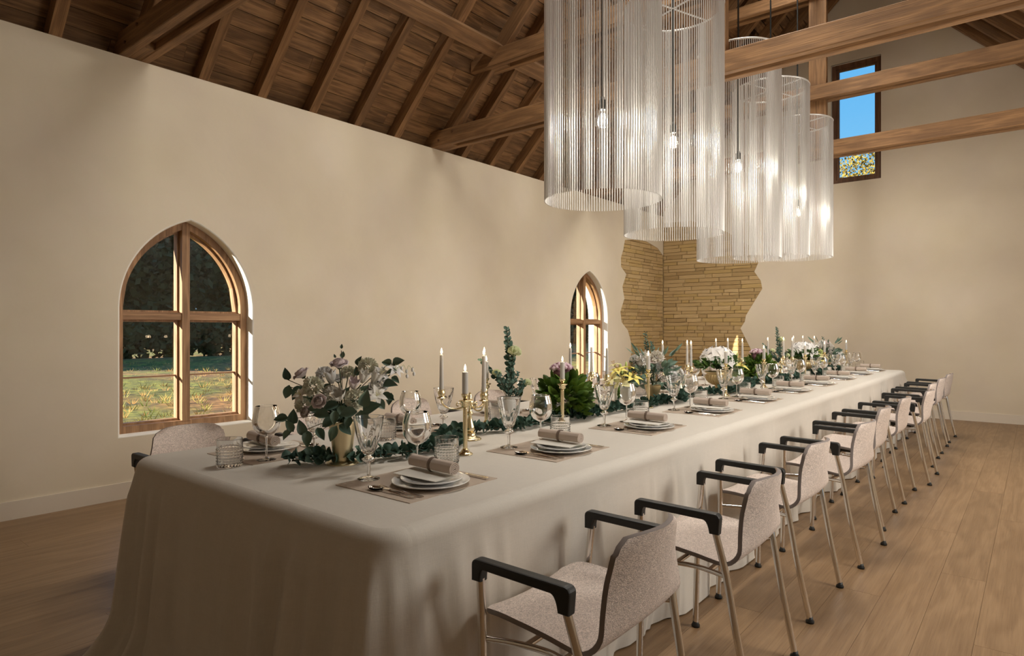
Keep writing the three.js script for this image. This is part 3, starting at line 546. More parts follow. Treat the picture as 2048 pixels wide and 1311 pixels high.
    for (const [l, x, z] of [[fl, -0.20, zf], [rl, 0.205, zf - 0.012 * s]]) { const f = lathe([[0, 0], [0.017, 0], [0.018, 0.008], [0.013, 0.016], [0.012, 0.026], [0, 0.026]], 14); f.translate(x, 0, z); mesh('foot', f, M.black, l); }
    mesh('bracket', tube([V3(-0.191, 0.44, zf), V3(-0.12, 0.443, zf * 0.92), V3(0.0, 0.446, zf * 0.86), V3(0.122, 0.45, zf)], 0.009, 14, 8), M.chrome, t);
  }
  for (const x of [-0.07, 0.05]) mesh('crossbar', rod(V3(x, 0.445, -0.232), V3(x, 0.445, 0.232), 0.009, 8), M.chrome, t);
  const mech = chamfer(0.17, 0.026, 0.20, 0.006); mech.translate(-0.01, 0.457, 0); mesh('seat_mount', mech, M.black, t);
  return t;
}
{
  const proto = makeChair();
  const right = [[-0.975, -1.56, 0.02], [-0.93, -2.37, 0.02], [-0.965, -3.23, -0.02], [-0.92, -4.08, -0.05], [-0.965, -4.87, 0.02], [-0.955, -5.67, 0.0], [-0.885, -6.44, 0.0], [-0.955, -7.26, 0.02], [-0.96, -8.08, 0], [-0.96, -8.88, -0.03]];
  right.forEach(([x, z, a], i) => copyOf(proto, [x, 0, z], a, `tweed armchair with black arms, ${ordinal[i]} from the rose bouquet end, opposite the pointed windows`));
  [-1.56, -2.34, -3.17, -4.0, -4.85, -5.65, -6.45, -7.27, -8.07, -8.85].forEach((z, i) => copyOf(proto, [-3.36 - 0.02 * (i % 3), 0, z], Math.PI + 0.02 * ((i % 3) - 1), `tweed armchair with black arms, ${ordinal[i]} from the rose bouquet end, pointed window side`));
  scene.children.filter((o) => o.name.startsWith('armchair')).forEach((o) => tag(o, o.userData.label, 'chair', 'armchairs along the banquet table'));
}
// ---------------------------------------------------------------- place settings
const settingZ = [-1.475, -2.225, -3.02, -3.86, -4.69, -5.53, -6.36, -7.19, -8.03, -8.83];
{
  const fluted = (rows, seg, f) => { // a lathe whose radius also varies round the axis: rows [radius, y, depth of the pattern]
    const pos = [], idx = [], n = seg;
    rows.forEach(([r, y, d = 0], j) => { for (let i = 0; i <= n; i++) { const a = (i % n) / n * Math.PI * 2, rr = Math.max(0, r + d * f(a, j, y)); pos.push(Math.cos(a) * rr, y, Math.sin(a) * rr); } });
    for (let j = 0; j < rows.length - 1; j++) for (let i = 0; i < n; i++) { const a = j * (n + 1) + i, b = a + 1, c = a + n + 1, e = c + 1; idx.push(a, c, b, b, c, e); }
    const g = new THREE.BufferGeometry(); g.setAttribute('position', new THREE.Float32BufferAttribute(pos, 3)); g.setIndex(idx); return smooth(g);
  };
  const S = {};
  const shared = (name, make) => { S[name] = make(); };
  shared('placemat', () => { const g = new THREE.Group(); mesh('cloth_panel', grain(chamfer(0.36, 0.0022, 0.405, 0.0008), 0), M.mat, g); g.children[0].position.y = 0.0011; return g.children[0]; });
  const plateProfile = (r, h) => [[0, 0.004], [r * 0.55, 0.004], [r * 0.6, 0.0], [r * 0.66, 0.0], [r * 0.7, 0.005], [r * 0.98, h - 0.004], [r, h - 0.002], [r, h], [r * 0.985, h + 0.0008], [r * 0.72, 0.0095], [r * 0.66, 0.0075], [0, 0.007]];
  const G = {
    charger: lathe(plateProfile(0.130, 0.017), 56), plate: lathe(plateProfile(0.104, 0.015), 48),
    card: (() => { const a = box(-0.10, 0.10, 0, 0.0008, -0.052, 0.052), b = box(-0.10, 0.10, 0, 0.0008, -0.052, 0.052); b.rotateX(0.05); b.translate(0, 0.0035, 0); return [a, b]; })(),
    mat: grain(chamfer(0.36, 0.0024, 0.405, 0.0006), 0),
  };
  // napkin: cloth rolled into a spiral
  const spiral = () => {
    const out = [], inn = [], turns = 3.6, n = 90, th = 0.0042;
    for (let i = 0; i <= n; i++) { const a = i / n * turns * Math.PI * 2, r = 0.0035 + 0.0056 * a / (Math.PI * 2); out.push(V2(Math.cos(a) * r, Math.sin(a) * r)); inn.push(V2(Math.cos(a) * (r - th), Math.sin(a) * (r - th))); }
    const g = new THREE.ExtrudeGeometry(new THREE.Shape([...out, ...inn.reverse()]), { depth: 0.215, bevelEnabled: false }); g.translate(0, 0, -0.1075); g.rotateX(0); g.rotateY(Math.PI / 2); return toCreasedNormals(g, 0.7);
  };
  const napkinG = spiral(), napR = 0.0237, bandG = (() => { const g = lathe([[napR, -0.006], [napR + 0.0016, -0.006], [napR + 0.0016, 0.006], [napR, 0.006]], 28); g.rotateZ(Math.PI / 2); return g; })();
  // cutlery lies along x, handle end towards +x
  const bend = (g, f) => { const p = g.attributes.position; for (let i = 0; i < p.count; i++) p.setY(i, p.getY(i) + f(p.getX(i), p.getZ(i))); g.computeVertexNormals(); return g; };
  const flat = (pts, th, holes = []) => { const g = new THREE.ExtrudeGeometry(shapeOf(pts, holes), { depth: th, bevelEnabled: true, bevelSegments: 1, bevelSize: 0.0008, bevelThickness: 0.0008, curveSegments: 6 }); g.rotateX(Math.PI / 2); g.translate(0, th + 0.001, 0); return g; };
  const outline = (prof) => [...prof.map(([x, w]) => V2(x, w)), ...[...prof].reverse().map(([x, w]) => V2(x, -w))];
  const handle = () => bend(flat(outline([[-0.035, 0.0022], [0.0, 0.0028], [0.05, 0.0045], [0.09, 0.0075], [0.105, 0.0078], [0.112, 0.004]]), 0.0022), (x) => 0.004 * Math.exp(-(((x + 0.01) / 0.03) ** 2)));
  const spoonBowl = (() => { const g = new THREE.SphereGeometry(1, 20, 10, 0, Math.PI * 2, Math.PI / 2, Math.PI / 2), h = g.clone(); h.scale(0.92, 0.84, 0.92); g.index.array.reverse(); const m = join([g, h]); m.scale(0.029, 0.009, 0.019); m.translate(-0.062, 0.0098, 0); return m; })();
  const forkHead = bend(flat([V2(-0.035, 0.0025), V2(-0.042, 0.009), V2(-0.055, 0.011), V2(-0.095, 0.0112), V2(-0.095, 0.0085), V2(-0.06, 0.0078), V2(-0.06, 0.0055), V2(-0.096, 0.005), V2(-0.096, 0.0022), V2(-0.06, 0.0016), V2(-0.06, -0.0016), V2(-0.096, -0.0022), V2(-0.096, -0.005), V2(-0.06, -0.0055), V2(-0.06, -0.0078), V2(-0.095, -0.0085), V2(-0.095, -0.0112), V2(-0.055, -0.011), V2(-0.042, -0.009), V2(-0.035, -0.0025)], 0.0016), (x) => 0.006 * Math.exp(-(((x + 0.07) / 0.022) ** 2)) * 0 + 0.004 * Math.max(0, (-x - 0.075) / 0.02));
  const knifeHandle = flat(outline([[0.005, 0.0045], [0.05, 0.006], [0.10, 0.0085], [0.113, 0.007]]), 0.0045), knifeBlade = flat([V2(0.006, 0.0045), V2(-0.06, 0.0105), V2(-0.10, 0.0085), V2(-0.118, -0.002), V2(-0.10, -0.006), V2(0.006, -0.0045)], 0.0014);
  // glasses: closed walls of real thickness
  const wine = lathe([[0, 0.096], [0.012, 0.0965], [0.034, 0.108], [0.049, 0.130], [0.0525, 0.152], [0.0495, 0.180], [0.0425, 0.205], [0.0407, 0.2108], [0.0406, 0.2116], [0.0411, 0.2121], [0.0416, 0.2116], [0.0418, 0.2108], [0.0438, 0.205], [0.0510, 0.180], [0.0540, 0.152], [0.0505, 0.129], [0.0355, 0.1065], [0.013, 0.0935], [0, 0.0925]], 40);
  const wineStem = lathe([[0, 0.095], [0.008, 0.0945], [0.0042, 0.085], [0.0035, 0.06], [0.0036, 0.02], [0.005, 0.009], [0.0, 0.008]], 14), wineFoot = lathe([[0, 0.0], [0.036, 0.0], [0.037, 0.0012], [0.034, 0.0022], [0.014, 0.005], [0.006, 0.0095], [0, 0.0095]], 32);
  const cut = (a) => Math.abs(Math.cos(a * 6)), gobRows = [];
  { const o = [[0.004, 0.083], [0.016, 0.086, 0.002], [0.023, 0.098, 0.003], [0.029, 0.115, 0.0035], [0.035, 0.135, 0.0035], [0.040, 0.150, 0.003], [0.0425, 0.156, 0.001], [0.046, 0.175], [0.050, 0.200], [0.0523, 0.2128], [0.0524, 0.2138], [0.0519, 0.2145], [0.0513, 0.2138], [0.0509, 0.2128], [0.0483, 0.200], [0.0435, 0.175], [0.037, 0.150], [0.030, 0.130], [0.0235, 0.112], [0.016, 0.0985], [0, 0.094]]; gobRows.push([0, 0.083], ...o); }
  const gobletBowl = fluted(gobRows, 48, (a) => cut(a) - 0.5);
  const gobletStem = fluted([[0, 0.088], [0.011, 0.086], [0.0075, 0.08], [0.012, 0.076, 0.003], [0.019, 0.068, 0.005], [0.012, 0.06, 0.003], [0.0065, 0.055], [0.0055, 0.03], [0.0065, 0.012], [0, 0.008]], 24, (a) => Math.cos(a * 8)), gobletFoot = lathe([[0, 0], [0.037, 0], [0.038, 0.002], [0.03, 0.0045], [0.012, 0.009], [0, 0.012]], 32);
  const tumblerRows = []; for (let j = 0; j <= 34; j++) { const y = 0.010 + j / 34 * 0.064; tumblerRows.push([0.0455 + 0.0005 * j / 34, y, j % 34 === 0 ? 0 : 0.0024]); }
  const tumbler = fluted([[0, 0.0], [0.043, 0.0], [0.0455, 0.003], ...tumblerRows, [0.046, 0.080], [0.0465, 0.103], [0.0455, 0.1045], [0.044, 0.103], [0.0425, 0.06], [0.041, 0.018], [0.036, 0.013], [0, 0.012]], 96, (a, j, y) => Math.max(0, Math.cos(a * 24) + Math.cos(y / 0.011 * Math.PI * 2)) * 0.6);
  const proto = (name, list) => { const g = new THREE.Group(); g.name = name; g.userData.base = name; for (const [n, geo, m, y = 0] of list) mesh(n, geo, m, g).position.y = y; return g; };
  const P = {
    placemat: proto('placemat', [['linen_panel', G.mat, M.mat, 0.0012]]),
    dinner_plate: proto('dinner_plate', [['plate_body', G.charger, M.china]]), side_plate: proto('side_plate', [['plate_body', G.plate, M.china]]),
    menu_card: proto('menu_card', [['card_leaf', G.card[0], M.card], ['card_leaf', G.card[1], M.card]]),
    napkin: proto('napkin', [['cloth_roll', napkinG, M.napkin], ['napkin_band', bandG, M.tie]]),
    spoon: proto('spoon', [['spoon_bowl', spoonBowl, M.silver], ['handle', handle(), M.silver]]), fork: proto('fork', [['fork_head', forkHead, M.silver], ['handle', handle(), M.silver]]), knife: proto('knife', [['blade', knifeBlade, M.silver], ['handle', knifeHandle, M.silver]]),
    wine_glass: proto('wine_glass', [['glass_bowl', wine, M.glass], ['stem', wineStem, M.glass], ['glass_foot', wineFoot, M.glass]]),
    goblet: proto('goblet', [['glass_bowl', gobletBowl, M.glass], ['stem', gobletStem, M.glass], ['glass_foot', gobletFoot, M.glass]]),
    tumbler: proto('tumbler', [['tumbler_body', tumbler, M.glass]]),
  };
  const kinds = { placemat: 'taupe linen placemat', dinner_plate: 'large white dinner plate', side_plate: 'smaller stacked white plate', menu_card: 'folded ivory menu card', napkin: 'rolled and tied taupe napkin', spoon: 'silver spoon', fork: 'silver fork', knife: 'silver knife', wine_glass: 'round balloon wine glass', goblet: 'cut crystal goblet', tumbler: 'hobnail crystal tumbler' };
  const cats = { placemat: 'placemat', dinner_plate: 'plate', side_plate: 'plate', menu_card: 'card', napkin: 'napkin', spoon: 'spoon', fork: 'fork', knife: 'knife', wine_glass: 'wine glass', goblet: 'goblet', tumbler: 'tumbler' };
  // offsets from the middle of the mat for a guest who sits on the +x side: [x, y, z, turn]
  const at = { placemat: [0, 0, 0, 0], dinner_plate: [0.062, 0.0026, 0, 0], side_plate: [0.062, 0.0125, -0.004, 0.3], menu_card: [0.035, 0.0285, -0.002, 0.03], napkin: [0.035, 0.058, -0.036, -0.06], spoon: [0.045, 0.0026, 0.166, 0.06], fork: [0.055, 0.0026, 0.136, 0.03], knife: [0.055, 0.0026, -0.168, 0], goblet: [-0.155, 0.0026, 0.085, 0], wine_glass: [-0.135, 0.0026, -0.118, 0], tumbler: [-0.125, 0.0, -0.262, 0] };
  const R = rng(91);
  for (const side of [1, -1]) settingZ.forEach((z, k) => {
    const cx = side > 0 ? -1.62 : 2 * XM + 1.62, base = side > 0 ? 0 : Math.PI;
    for (const [n, [x, y, dz, a]] of Object.entries(at)) {
      const j = n === 'placemat' ? 0 : 0.004, c = copyOf(P[n], [cx + side * x + (R() - 0.5) * j, TY + y, z + 0.02 * (side < 0) + side * dz + (R() - 0.5) * j], base + a + (R() - 0.5) * 0.03, `${kinds[n]}, ${ordinal[k]} setting from the rose bouquet end, ${side > 0 ? 'opposite the windows' : 'window side'}`);
      tag(c, c.userData.label, cats[n], n.replace('_', ' ') + 's of the place settings');
    }
  });
}
// ---------------------------------------------------------------- candles, candlesticks, candelabra
const ornament = { stick: null };
{
  const flameG = lathe([[0, 0.0], [0.0035, 0.003], [0.0052, 0.009], [0.0045, 0.016], [0.0022, 0.024], [0, 0.030]], 10);
  const candleProto = (r0, r1, h) => { const g = new THREE.Group(); g.name = 'candle'; g.userData.base = 'candle'; mesh('wax', lathe([[0, 0], [r0, 0], [r1, h - 0.003], [r1 - 0.003, h], [r1 * 0.4, h - 0.0015], [0, h - 0.002]], 18), M.wax, g); mesh('wick', rod(V3(0, h - 0.003, 0), V3(0, h + 0.006, 0), 0.0011, 6), M.wick, g); const f = mesh('flame', flameG, M.flame, g); f.position.y = h + 0.002; return g; };
  const thick = candleProto(0.0125, 0.0125, 0.098), taper = candleProto(0.0105, 0.0078, 0.168);
  const candle = (p, x, y, z, label, h) => {
    tag(copyOf(p, [x, y, z], 0, label), label, 'candle', 'lit candles on the table');
    const L = new THREE.PointLight(new THREE.Color(1, 0.72, 0.42), 0.012); L.position.set(x, y + h + 0.013, z); L.castShadow = true; scene.add(L);
  };
  const stick = new THREE.Group(); stick.name = 'candlestick'; stick.userData.base = 'candlestick';
  mesh('base', lathe([[0, 0], [0.031, 0], [0.032, 0.004], [0.027, 0.008], [0.019, 0.011], [0.016, 0.018], [0.011, 0.024], [0, 0.024]], 28), M.gold, stick);
  mesh('column', lathe([[0, 0.022], [0.0105, 0.022], [0.0095, 0.03], [0.0092, 0.19], [0.0105, 0.196], [0, 0.196]], 18), M.gold, stick);
  mesh('collar', lathe([[0, 0.194], [0.014, 0.196], [0.019, 0.204], [0.016, 0.212], [0.024, 0.2175], [0.027, 0.221], [0.026, 0.2235], [0.013, 0.225], [0, 0.225]], 28), M.gold, stick);
  mesh('candle_cup', lathe([[0, 0.224], [0.009, 0.225], [0.008, 0.232], [0.013, 0.238], [0.0165, 0.247], [0.0165, 0.25], [0.0145, 0.25], [0.0135, 0.243], [0, 0.242]], 24), M.gold, stick);
  const beside = ['the rose bouquet', 'the eucalyptus vase', 'the berry topped leaf ball', 'the yellow lily pot', 'the first white lily urn', 'the second yellow lily pot', 'the second eucalyptus vase', 'the third yellow lily pot', 'the bouquet nearest the far wall'];
  [[-1.82, -1.916], [-2.29, -2.575], [-1.95, -2.80], [-1.97, -3.81], [-1.84, -4.82], [-1.85, -5.73], [-1.84, -6.98], [-1.85, -7.79], [-1.84, -8.80]].forEach(([x, z], i) => {
    tag(copyOf(stick, [x, TY, z], 0, `slim gold candlestick for one candle, beside ${beside[i]}`), `slim gold candlestick for one candle, beside ${beside[i]}`, 'candlestick', 'slim gold candlesticks');
    candle(thick, x, TY + 0.2425, z, `short thick white candle on the slim candlestick beside ${beside[i]}`, 0.098);
  });
  const cb = new THREE.Group(); cb.name = 'candelabrum'; cb.userData.base = 'candelabrum';
  mesh('base', lathe([[0, 0], [0.052, 0], [0.054, 0.004], [0.046, 0.010], [0.030, 0.015], [0.024, 0.024], [0.028, 0.030], [0.018, 0.036], [0, 0.036]], 32), M.gold, cb);
  mesh('stem', lathe([[0, 0.034], [0.017, 0.036], [0.023, 0.046], [0.021, 0.06], [0.012, 0.09], [0.008, 0.112], [0.014, 0.118], [0.016, 0.126], [0.008, 0.132], [0.007, 0.15], [0.013, 0.158], [0.019, 0.17], [0.014, 0.186], [0.007, 0.192], [0.009, 0.205], [0.004, 0.218], [0, 0.22]], 24), M.gold, cb);
  const cupG = lathe([[0, 0], [0.006, 0.0], [0.009, 0.006], [0.022, 0.010], [0.024, 0.013], [0.014, 0.016], [0.0135, 0.022], [0.0175, 0.03], [0.016, 0.04], [0.0125, 0.046], [0.0155, 0.051], [0.0135, 0.051], [0.0115, 0.046], [0, 0.045]], 22), AR = 0.132;
  for (let k = 0; k < 3; k++) {
    const a = k * Math.PI * 2 / 3, pt = (r, y) => V3(Math.cos(a) * r, y, Math.sin(a) * r);
    const arm = mesh('arm', tube([pt(0.010, 0.165), pt(0.035, 0.150), pt(0.070, 0.142), pt(0.108, 0.150), pt(0.13, 0.172), pt(AR, 0.185)], 0.0042, 22, 7), M.gold, cb);
    mesh('scroll', tube([pt(0.03, 0.152), pt(0.045, 0.168), pt(0.06, 0.170), pt(0.062, 0.158), pt(0.053, 0.156)], 0.003, 14, 6), M.gold, arm);
    const c = cupG.clone(); c.translate(Math.cos(a) * AR, 0.183, Math.sin(a) * AR); mesh('candle_cup', c, M.gold, cb);
  }
  const near = ['the rose bouquet', 'the berry topped leaf ball', 'the first white lily urn', 'the second yellow lily pot', 'the second eucalyptus vase', 'the second white lily urn'], arms = ['nearest the windows', 'pointing along the table', 'pointing away from the windows'];
  [[-2.05, -2.19, 2.42], [-2.2, -3.46, 2.15], [-2.12, -4.62, 2.6], [-2.2, -5.83, 2.2], [-2.0, -6.72, 2.5], [-2.2, -8.27, 2.3]].forEach(([x, z, a], i) => {
    const label = `gold candelabrum with three scrolled arms beside ${near[i]}`;
    tag(copyOf(cb, [x, TY, z], -a, label), label, 'candelabrum', 'three armed gold candelabra');
    const tips = [0, 1, 2].map((k) => a + k * Math.PI * 2 / 3).sort((p, q) => Math.cos(p) - Math.cos(q)), say = ['the window side arm', ...(Math.sin(tips[1]) > Math.sin(tips[2]) ? ['the bouquet end arm', 'the far wall side arm'] : ['the far wall side arm', 'the bouquet end arm'])];
    tips.forEach((b, k) => candle(taper, x + Math.cos(b) * AR, TY + 0.2282, z + Math.sin(b) * AR, `taper candle on ${say[k]} of candelabrum beside ${near[i]}`, 0.168));
  });
}

// ---------------------------------------------------------------- flowers and leaves
const FM = (c, o = {}) => std({ color: lin(...c), roughness: 0.75, side: THREE.DoubleSide, ...o });
const F = {
  mauve: FM([0.77, 0.67, 0.675]), blush: FM([0.79, 0.69, 0.685]), cream: FM([0.76, 0.75, 0.62]), ivory: FM([0.82, 0.79, 0.73]), white: FM([0.87, 0.86, 0.85]), lemon: FM([0.80, 0.72, 0.20]), pale: FM([0.82, 0.78, 0.42]), lime: FM([0.50, 0.60, 0.22]), bud: FM([0.70, 0.75, 0.48]),
  purple: FM([0.25, 0.12, 0.16]), purpleTip: FM([0.62, 0.47, 0.53]), anther: FM([0.45, 0.22, 0.04]),
  salal: [FM([0.125, 0.205, 0.150], { roughness: 0.45 }), FM([0.090, 0.155, 0.112], { roughness: 0.45 }), FM([0.155, 0.245, 0.18], { roughness: 0.45 })], euc: [FM([0.055, 0.120, 0.090]), FM([0.080, 0.155, 0.118]), FM([0.042, 0.095, 0.072]), FM([0.115, 0.195, 0.15])],
  fresh: [FM([0.085, 0.165, 0.018], { roughness: 0.45 }), FM([0.055, 0.115, 0.015], { roughness: 0.45 }), FM([0.13, 0.22, 0.03], { roughness: 0.45 })], fern: [FM([0.09, 0.17, 0.03]), FM([0.055, 0.12, 0.025])], vivid: FM([0.03, 0.20, 0.045]), stem: FM([0.045, 0.075, 0.03]), twig: FM([0.11, 0.085, 0.05]),
};
// a petal or leaf of length 1 along +y: width(u), bend(u) outwards (+z), cup across
function blade(width, bend, cup, nu = 6, nv = 4, ruffle = 0) {
  const pos = [], idx = [];
  for (let i = 0; i <= nu; i++) { const u = i / nu, [y, z] = bend(u), w = width(u); for (let j = 0; j <= nv; j++) { const v = j / nv * 2 - 1; pos.push(v * w, y + ruffle * Math.sin(v * 9 + u * 5) * u, z - cup * v * v * w * 2 + ruffle * Math.cos(v * 11) * u); } }
  for (let i = 0; i < nu; i++) for (let j = 0; j < nv; j++) { const a = i * (nv + 1) + j, b = a + 1, c = a + nv + 1, d = c + 1; idx.push(a, b, c, b, d, c); }
  const g = new THREE.BufferGeometry(); g.setAttribute('position', new THREE.Float32BufferAttribute(pos, 3)); g.setIndex(idx); g.computeVertexNormals(); return g;
}
const leafShape = (k, tip = 1.3) => (u) => k * Math.pow(Math.sin(Math.PI * Math.pow(u, 0.75)), 0.9) * Math.pow(1 - u * 0.15, tip) + 0.004;
const LG = {
  salal: [blade(leafShape(0.33), (u) => [u, 0.10 * Math.sin(u * 3)], -0.35), blade(leafShape(0.36), (u) => [u * 0.97, -0.22 * u * u], -0.30), blade(leafShape(0.30), (u) => [u * 0.95, 0.25 * u * u], -0.45)],
  euc: [blade((u) => 0.46 * Math.sqrt(Math.max(0, 1 - (2 * u - 1) ** 2)) + 0.004, (u) => [u, 0.12 * Math.sin(u * 3)], -0.2, 8, 4), blade((u) => 0.40 * Math.sqrt(Math.max(0, 1 - (2 * u - 1) ** 2)) + 0.004, (u) => [u, -0.15 * u * u], -0.25, 8, 4)],
  laurel: [blade((u) => 0.24 * Math.pow(Math.sin(Math.PI * Math.min(0.999, 0.05 + u * 0.93)), 0.7), (u) => [u * 0.95, 0.28 * u * u], -0.4, 5, 2), blade((u) => 0.26 * Math.pow(Math.sin(Math.PI * Math.min(0.999, 0.05 + u * 0.93)), 0.7), (u) => [u, 0.1 * u], -0.3, 5, 2)],
  narrow: [blade(leafShape(0.13), (u) => [u, 0.2 * u * u], -0.3, 5, 2)],
  rosePetal: [blade((u) => 0.50 * Math.sqrt(Math.sin(Math.PI * Math.min(0.97, 0.04 + 0.8 * u))), (u) => [u * 0.95, 0.16 * Math.sin(u * 3.1)], 0.55, 6, 6), blade((u) => 0.58 * Math.sqrt(Math.sin(Math.PI * Math.min(0.97, 0.04 + 0.8 * u))), (u) => [u * 0.92, 0.30 * Math.sin(u * 2.4)], 0.45, 6, 6), blade((u) => 0.64 * Math.sqrt(Math.sin(Math.PI * Math.min(0.97, 0.04 + 0.8 * u))), (u) => [0.80 * Math.sin(u * 1.9), 0.42 * Math.sin(u * 1.7) + 0.14 * u * u * u], 0.36, 7, 6, 0.025)],
  lily: [blade((u) => 0.235 * Math.pow(Math.sin(Math.PI * Math.min(0.985, 0.06 + 0.925 * u)), 0.75), (u) => [0.62 * u - 0.30 * u * u * u, 0.10 * u + 0.72 * u * u], 0.25, 8, 4, 0.008)],
  tulip: [blade((u) => 0.26 * Math.pow(Math.sin(Math.PI * Math.min(0.985, 0.12 + 0.87 * u)), 0.85), (u) => [u, 0.26 * Math.sin(u * 2.6) - 0.02 + 0.16 * Math.pow(u, 5)], 0.5, 7, 4)],
  ruffled: [blade((u) => 0.50 * Math.pow(u, 0.7), (u) => [u, 0.25 * u * u], -0.1, 3, 5, 0.10)],
};
const UP = V3(0, 1, 0);
function aim(o, dir, roll = 0) { const q = new THREE.Quaternion().setFromUnitVectors(UP, dir.clone().normalize()); o.quaternion.copy(q).multiply(new THREE.Quaternion().setFromAxisAngle(UP, roll)); return o; }
function leafMesh(parent, set, mats, R, p, dir, size, roll, name = 'leaf') { const m = mesh(name, set[Math.floor(R() * set.length)], Array.isArray(mats) ? mats[Math.floor(R() * mats.length)] : mats, parent); m.position.copy(p); aim(m, dir, roll ?? R() * 6.28); m.scale.setScalar(size); return m; }
const baked = (g, p, dir, size, roll) => { const o = aim(new THREE.Object3D(), dir, roll); o.position.copy(p); o.scale.setScalar(size); o.updateMatrix(); return g.clone().applyMatrix4(o.matrix); };
// flower heads: groups called by their kind, growing along dir from p
function head(parent, name, p, dir) { const g = new THREE.Group(); g.name = name; g.position.copy(p); aim(g, dir); parent.add(g); return g; }
function rose(parent, R, p, dir, r, mat) {
  const h = head(parent, 'rose', p, dir);
  for (const [n, set, tilt, sz, y] of [[3, 0, -0.16, 0.78, -0.02], [4, 0, 0.0, 0.84, -0.06], [5, 1, 0.10, 0.92, -0.12], [6, 1, 0.26, 1.0, -0.18], [7, 2, 0.42, 1.06, -0.24]]) for (let k = 0; k < n; k++) {
    const a = (k + n * 0.37) / n * Math.PI * 2 + R() * 0.2, m = mesh('petal', LG.rosePetal[set], mat, h); m.rotation.set(0, -a + Math.PI / 2, 0); m.rotateX(tilt + (R() - 0.5) * 0.08); m.position.set(Math.cos(a) * r * (0.08 + tilt * 0.18), y * r, Math.sin(a) * r * (0.08 + tilt * 0.18)); m.scale.setScalar(r * sz);
  }
  const c = mesh('calyx', lathe([[0, -0.35 * r], [0.18 * r, -0.3 * r], [0.3 * r, -0.1 * r], [0.25 * r, 0.05 * r], [0, 0.05 * r]], 10), F.stem, h); return h;
}
function carnation(parent, R, p, dir, r, mat, name = 'carnation') {
  const list = []; for (let k = 0; k < 110; k++) { const u = (k + 0.5) / 110, ph = Math.acos(1 - u * 1.5), a = k * 2.39996, d = V3(Math.sin(ph) * Math.cos(a), Math.cos(ph), Math.sin(ph) * Math.sin(a)); list.push(baked(LG.ruffled[0], d.clone().multiplyScalar(r * 0.5), d.clone().add(V3((R() - 0.5) * 0.7, (R() - 0.5) * 0.7, (R() - 0.5) * 0.7)), r * (0.48 + R() * 0.14), R() * 6.28)); }
  const h = mesh(name, mergeGeometries(list), mat, parent); h.position.copy(p); aim(h, dir); h.userData.kind = 'stuff'; return h;
}
function lily(parent, R, p, dir, r, mat, name = 'lily') {
  const h = head(parent, name, p, dir); h.rotateY(R() * 6);
  for (let k = 0; k < 6; k++) { const a = k * Math.PI / 3, m = mesh('petal', LG.lily[0], mat, h); m.rotation.y = -a + Math.PI / 2; m.rotateX(0.22 + (k % 2) * 0.10); m.scale.setScalar(r * 1.25); }
  const st = []; for (let k = 0; k < 6; k++) { const a = k * Math.PI / 3 + 0.5, e = V3(Math.cos(a) * r * 0.22, r * 0.72, Math.sin(a) * r * 0.22); st.push(join([rod(V3(0, 0.05 * r, 0), e, 0.012 * r, 4)])); const an = new THREE.SphereGeometry(0.03 * r, 6, 4); an.scale(1, 1, 2.2); an.translate(e.x, e.y, e.z); st.push(join([an])); }
  if (name === 'lily') mesh('stamens', mergeGeometries(st), mat === F.white || mat === F.ivory ? F.pale : F.anther, h).userData.kind = 'stuff'; return h;
}
function tulip(parent, R, p, dir, r, mat) { const h = head(parent, 'tulip', p, dir); for (let k = 0; k < 6; k++) { const a = k * Math.PI / 3, m = mesh('petal', LG.tulip[0], mat, h); m.rotation.y = -a + Math.PI / 2; m.rotateX(0.06 + (k % 2) * 0.06); m.scale.setScalar(r * 1.5); m.position.set(Math.cos(a) * r * 0.1, 0, Math.sin(a) * r * 0.1); } return h; }
function stemTo(parent, a, b, r = 0.0022, mat = F.stem) { const mid = a.clone().lerp(b, 0.5).add(V3((b.x - a.x) * -0.12, 0.02, (b.z - a.z) * -0.12)); return mesh('stem', tube([a, mid, b], r, 10, 6), mat, parent); }
function ranunculus(parent, R, p, r, mat) { const list = []; for (let k = 0; k < 26; k++) { const ph = Math.acos(1 - (k + 0.5) / 26 * 1.5), a = k * 2.39996, d = V3(Math.sin(ph) * Math.cos(a), Math.cos(ph), Math.sin(ph) * Math.sin(a)); list.push(baked(LG.rosePetal[0], V3(0, -r * 0.7, 0), d.clone().setY(d.y + 0.5), r * 1.5, 0)); } const s = new THREE.SphereGeometry(r * 0.8, 12, 8); s.deleteAttribute('uv'); list.push(s); const h = mesh('ranunculus_bud', mergeGeometries(list), mat, parent); h.position.copy(p); h.userData.kind = 'stuff'; return h; }

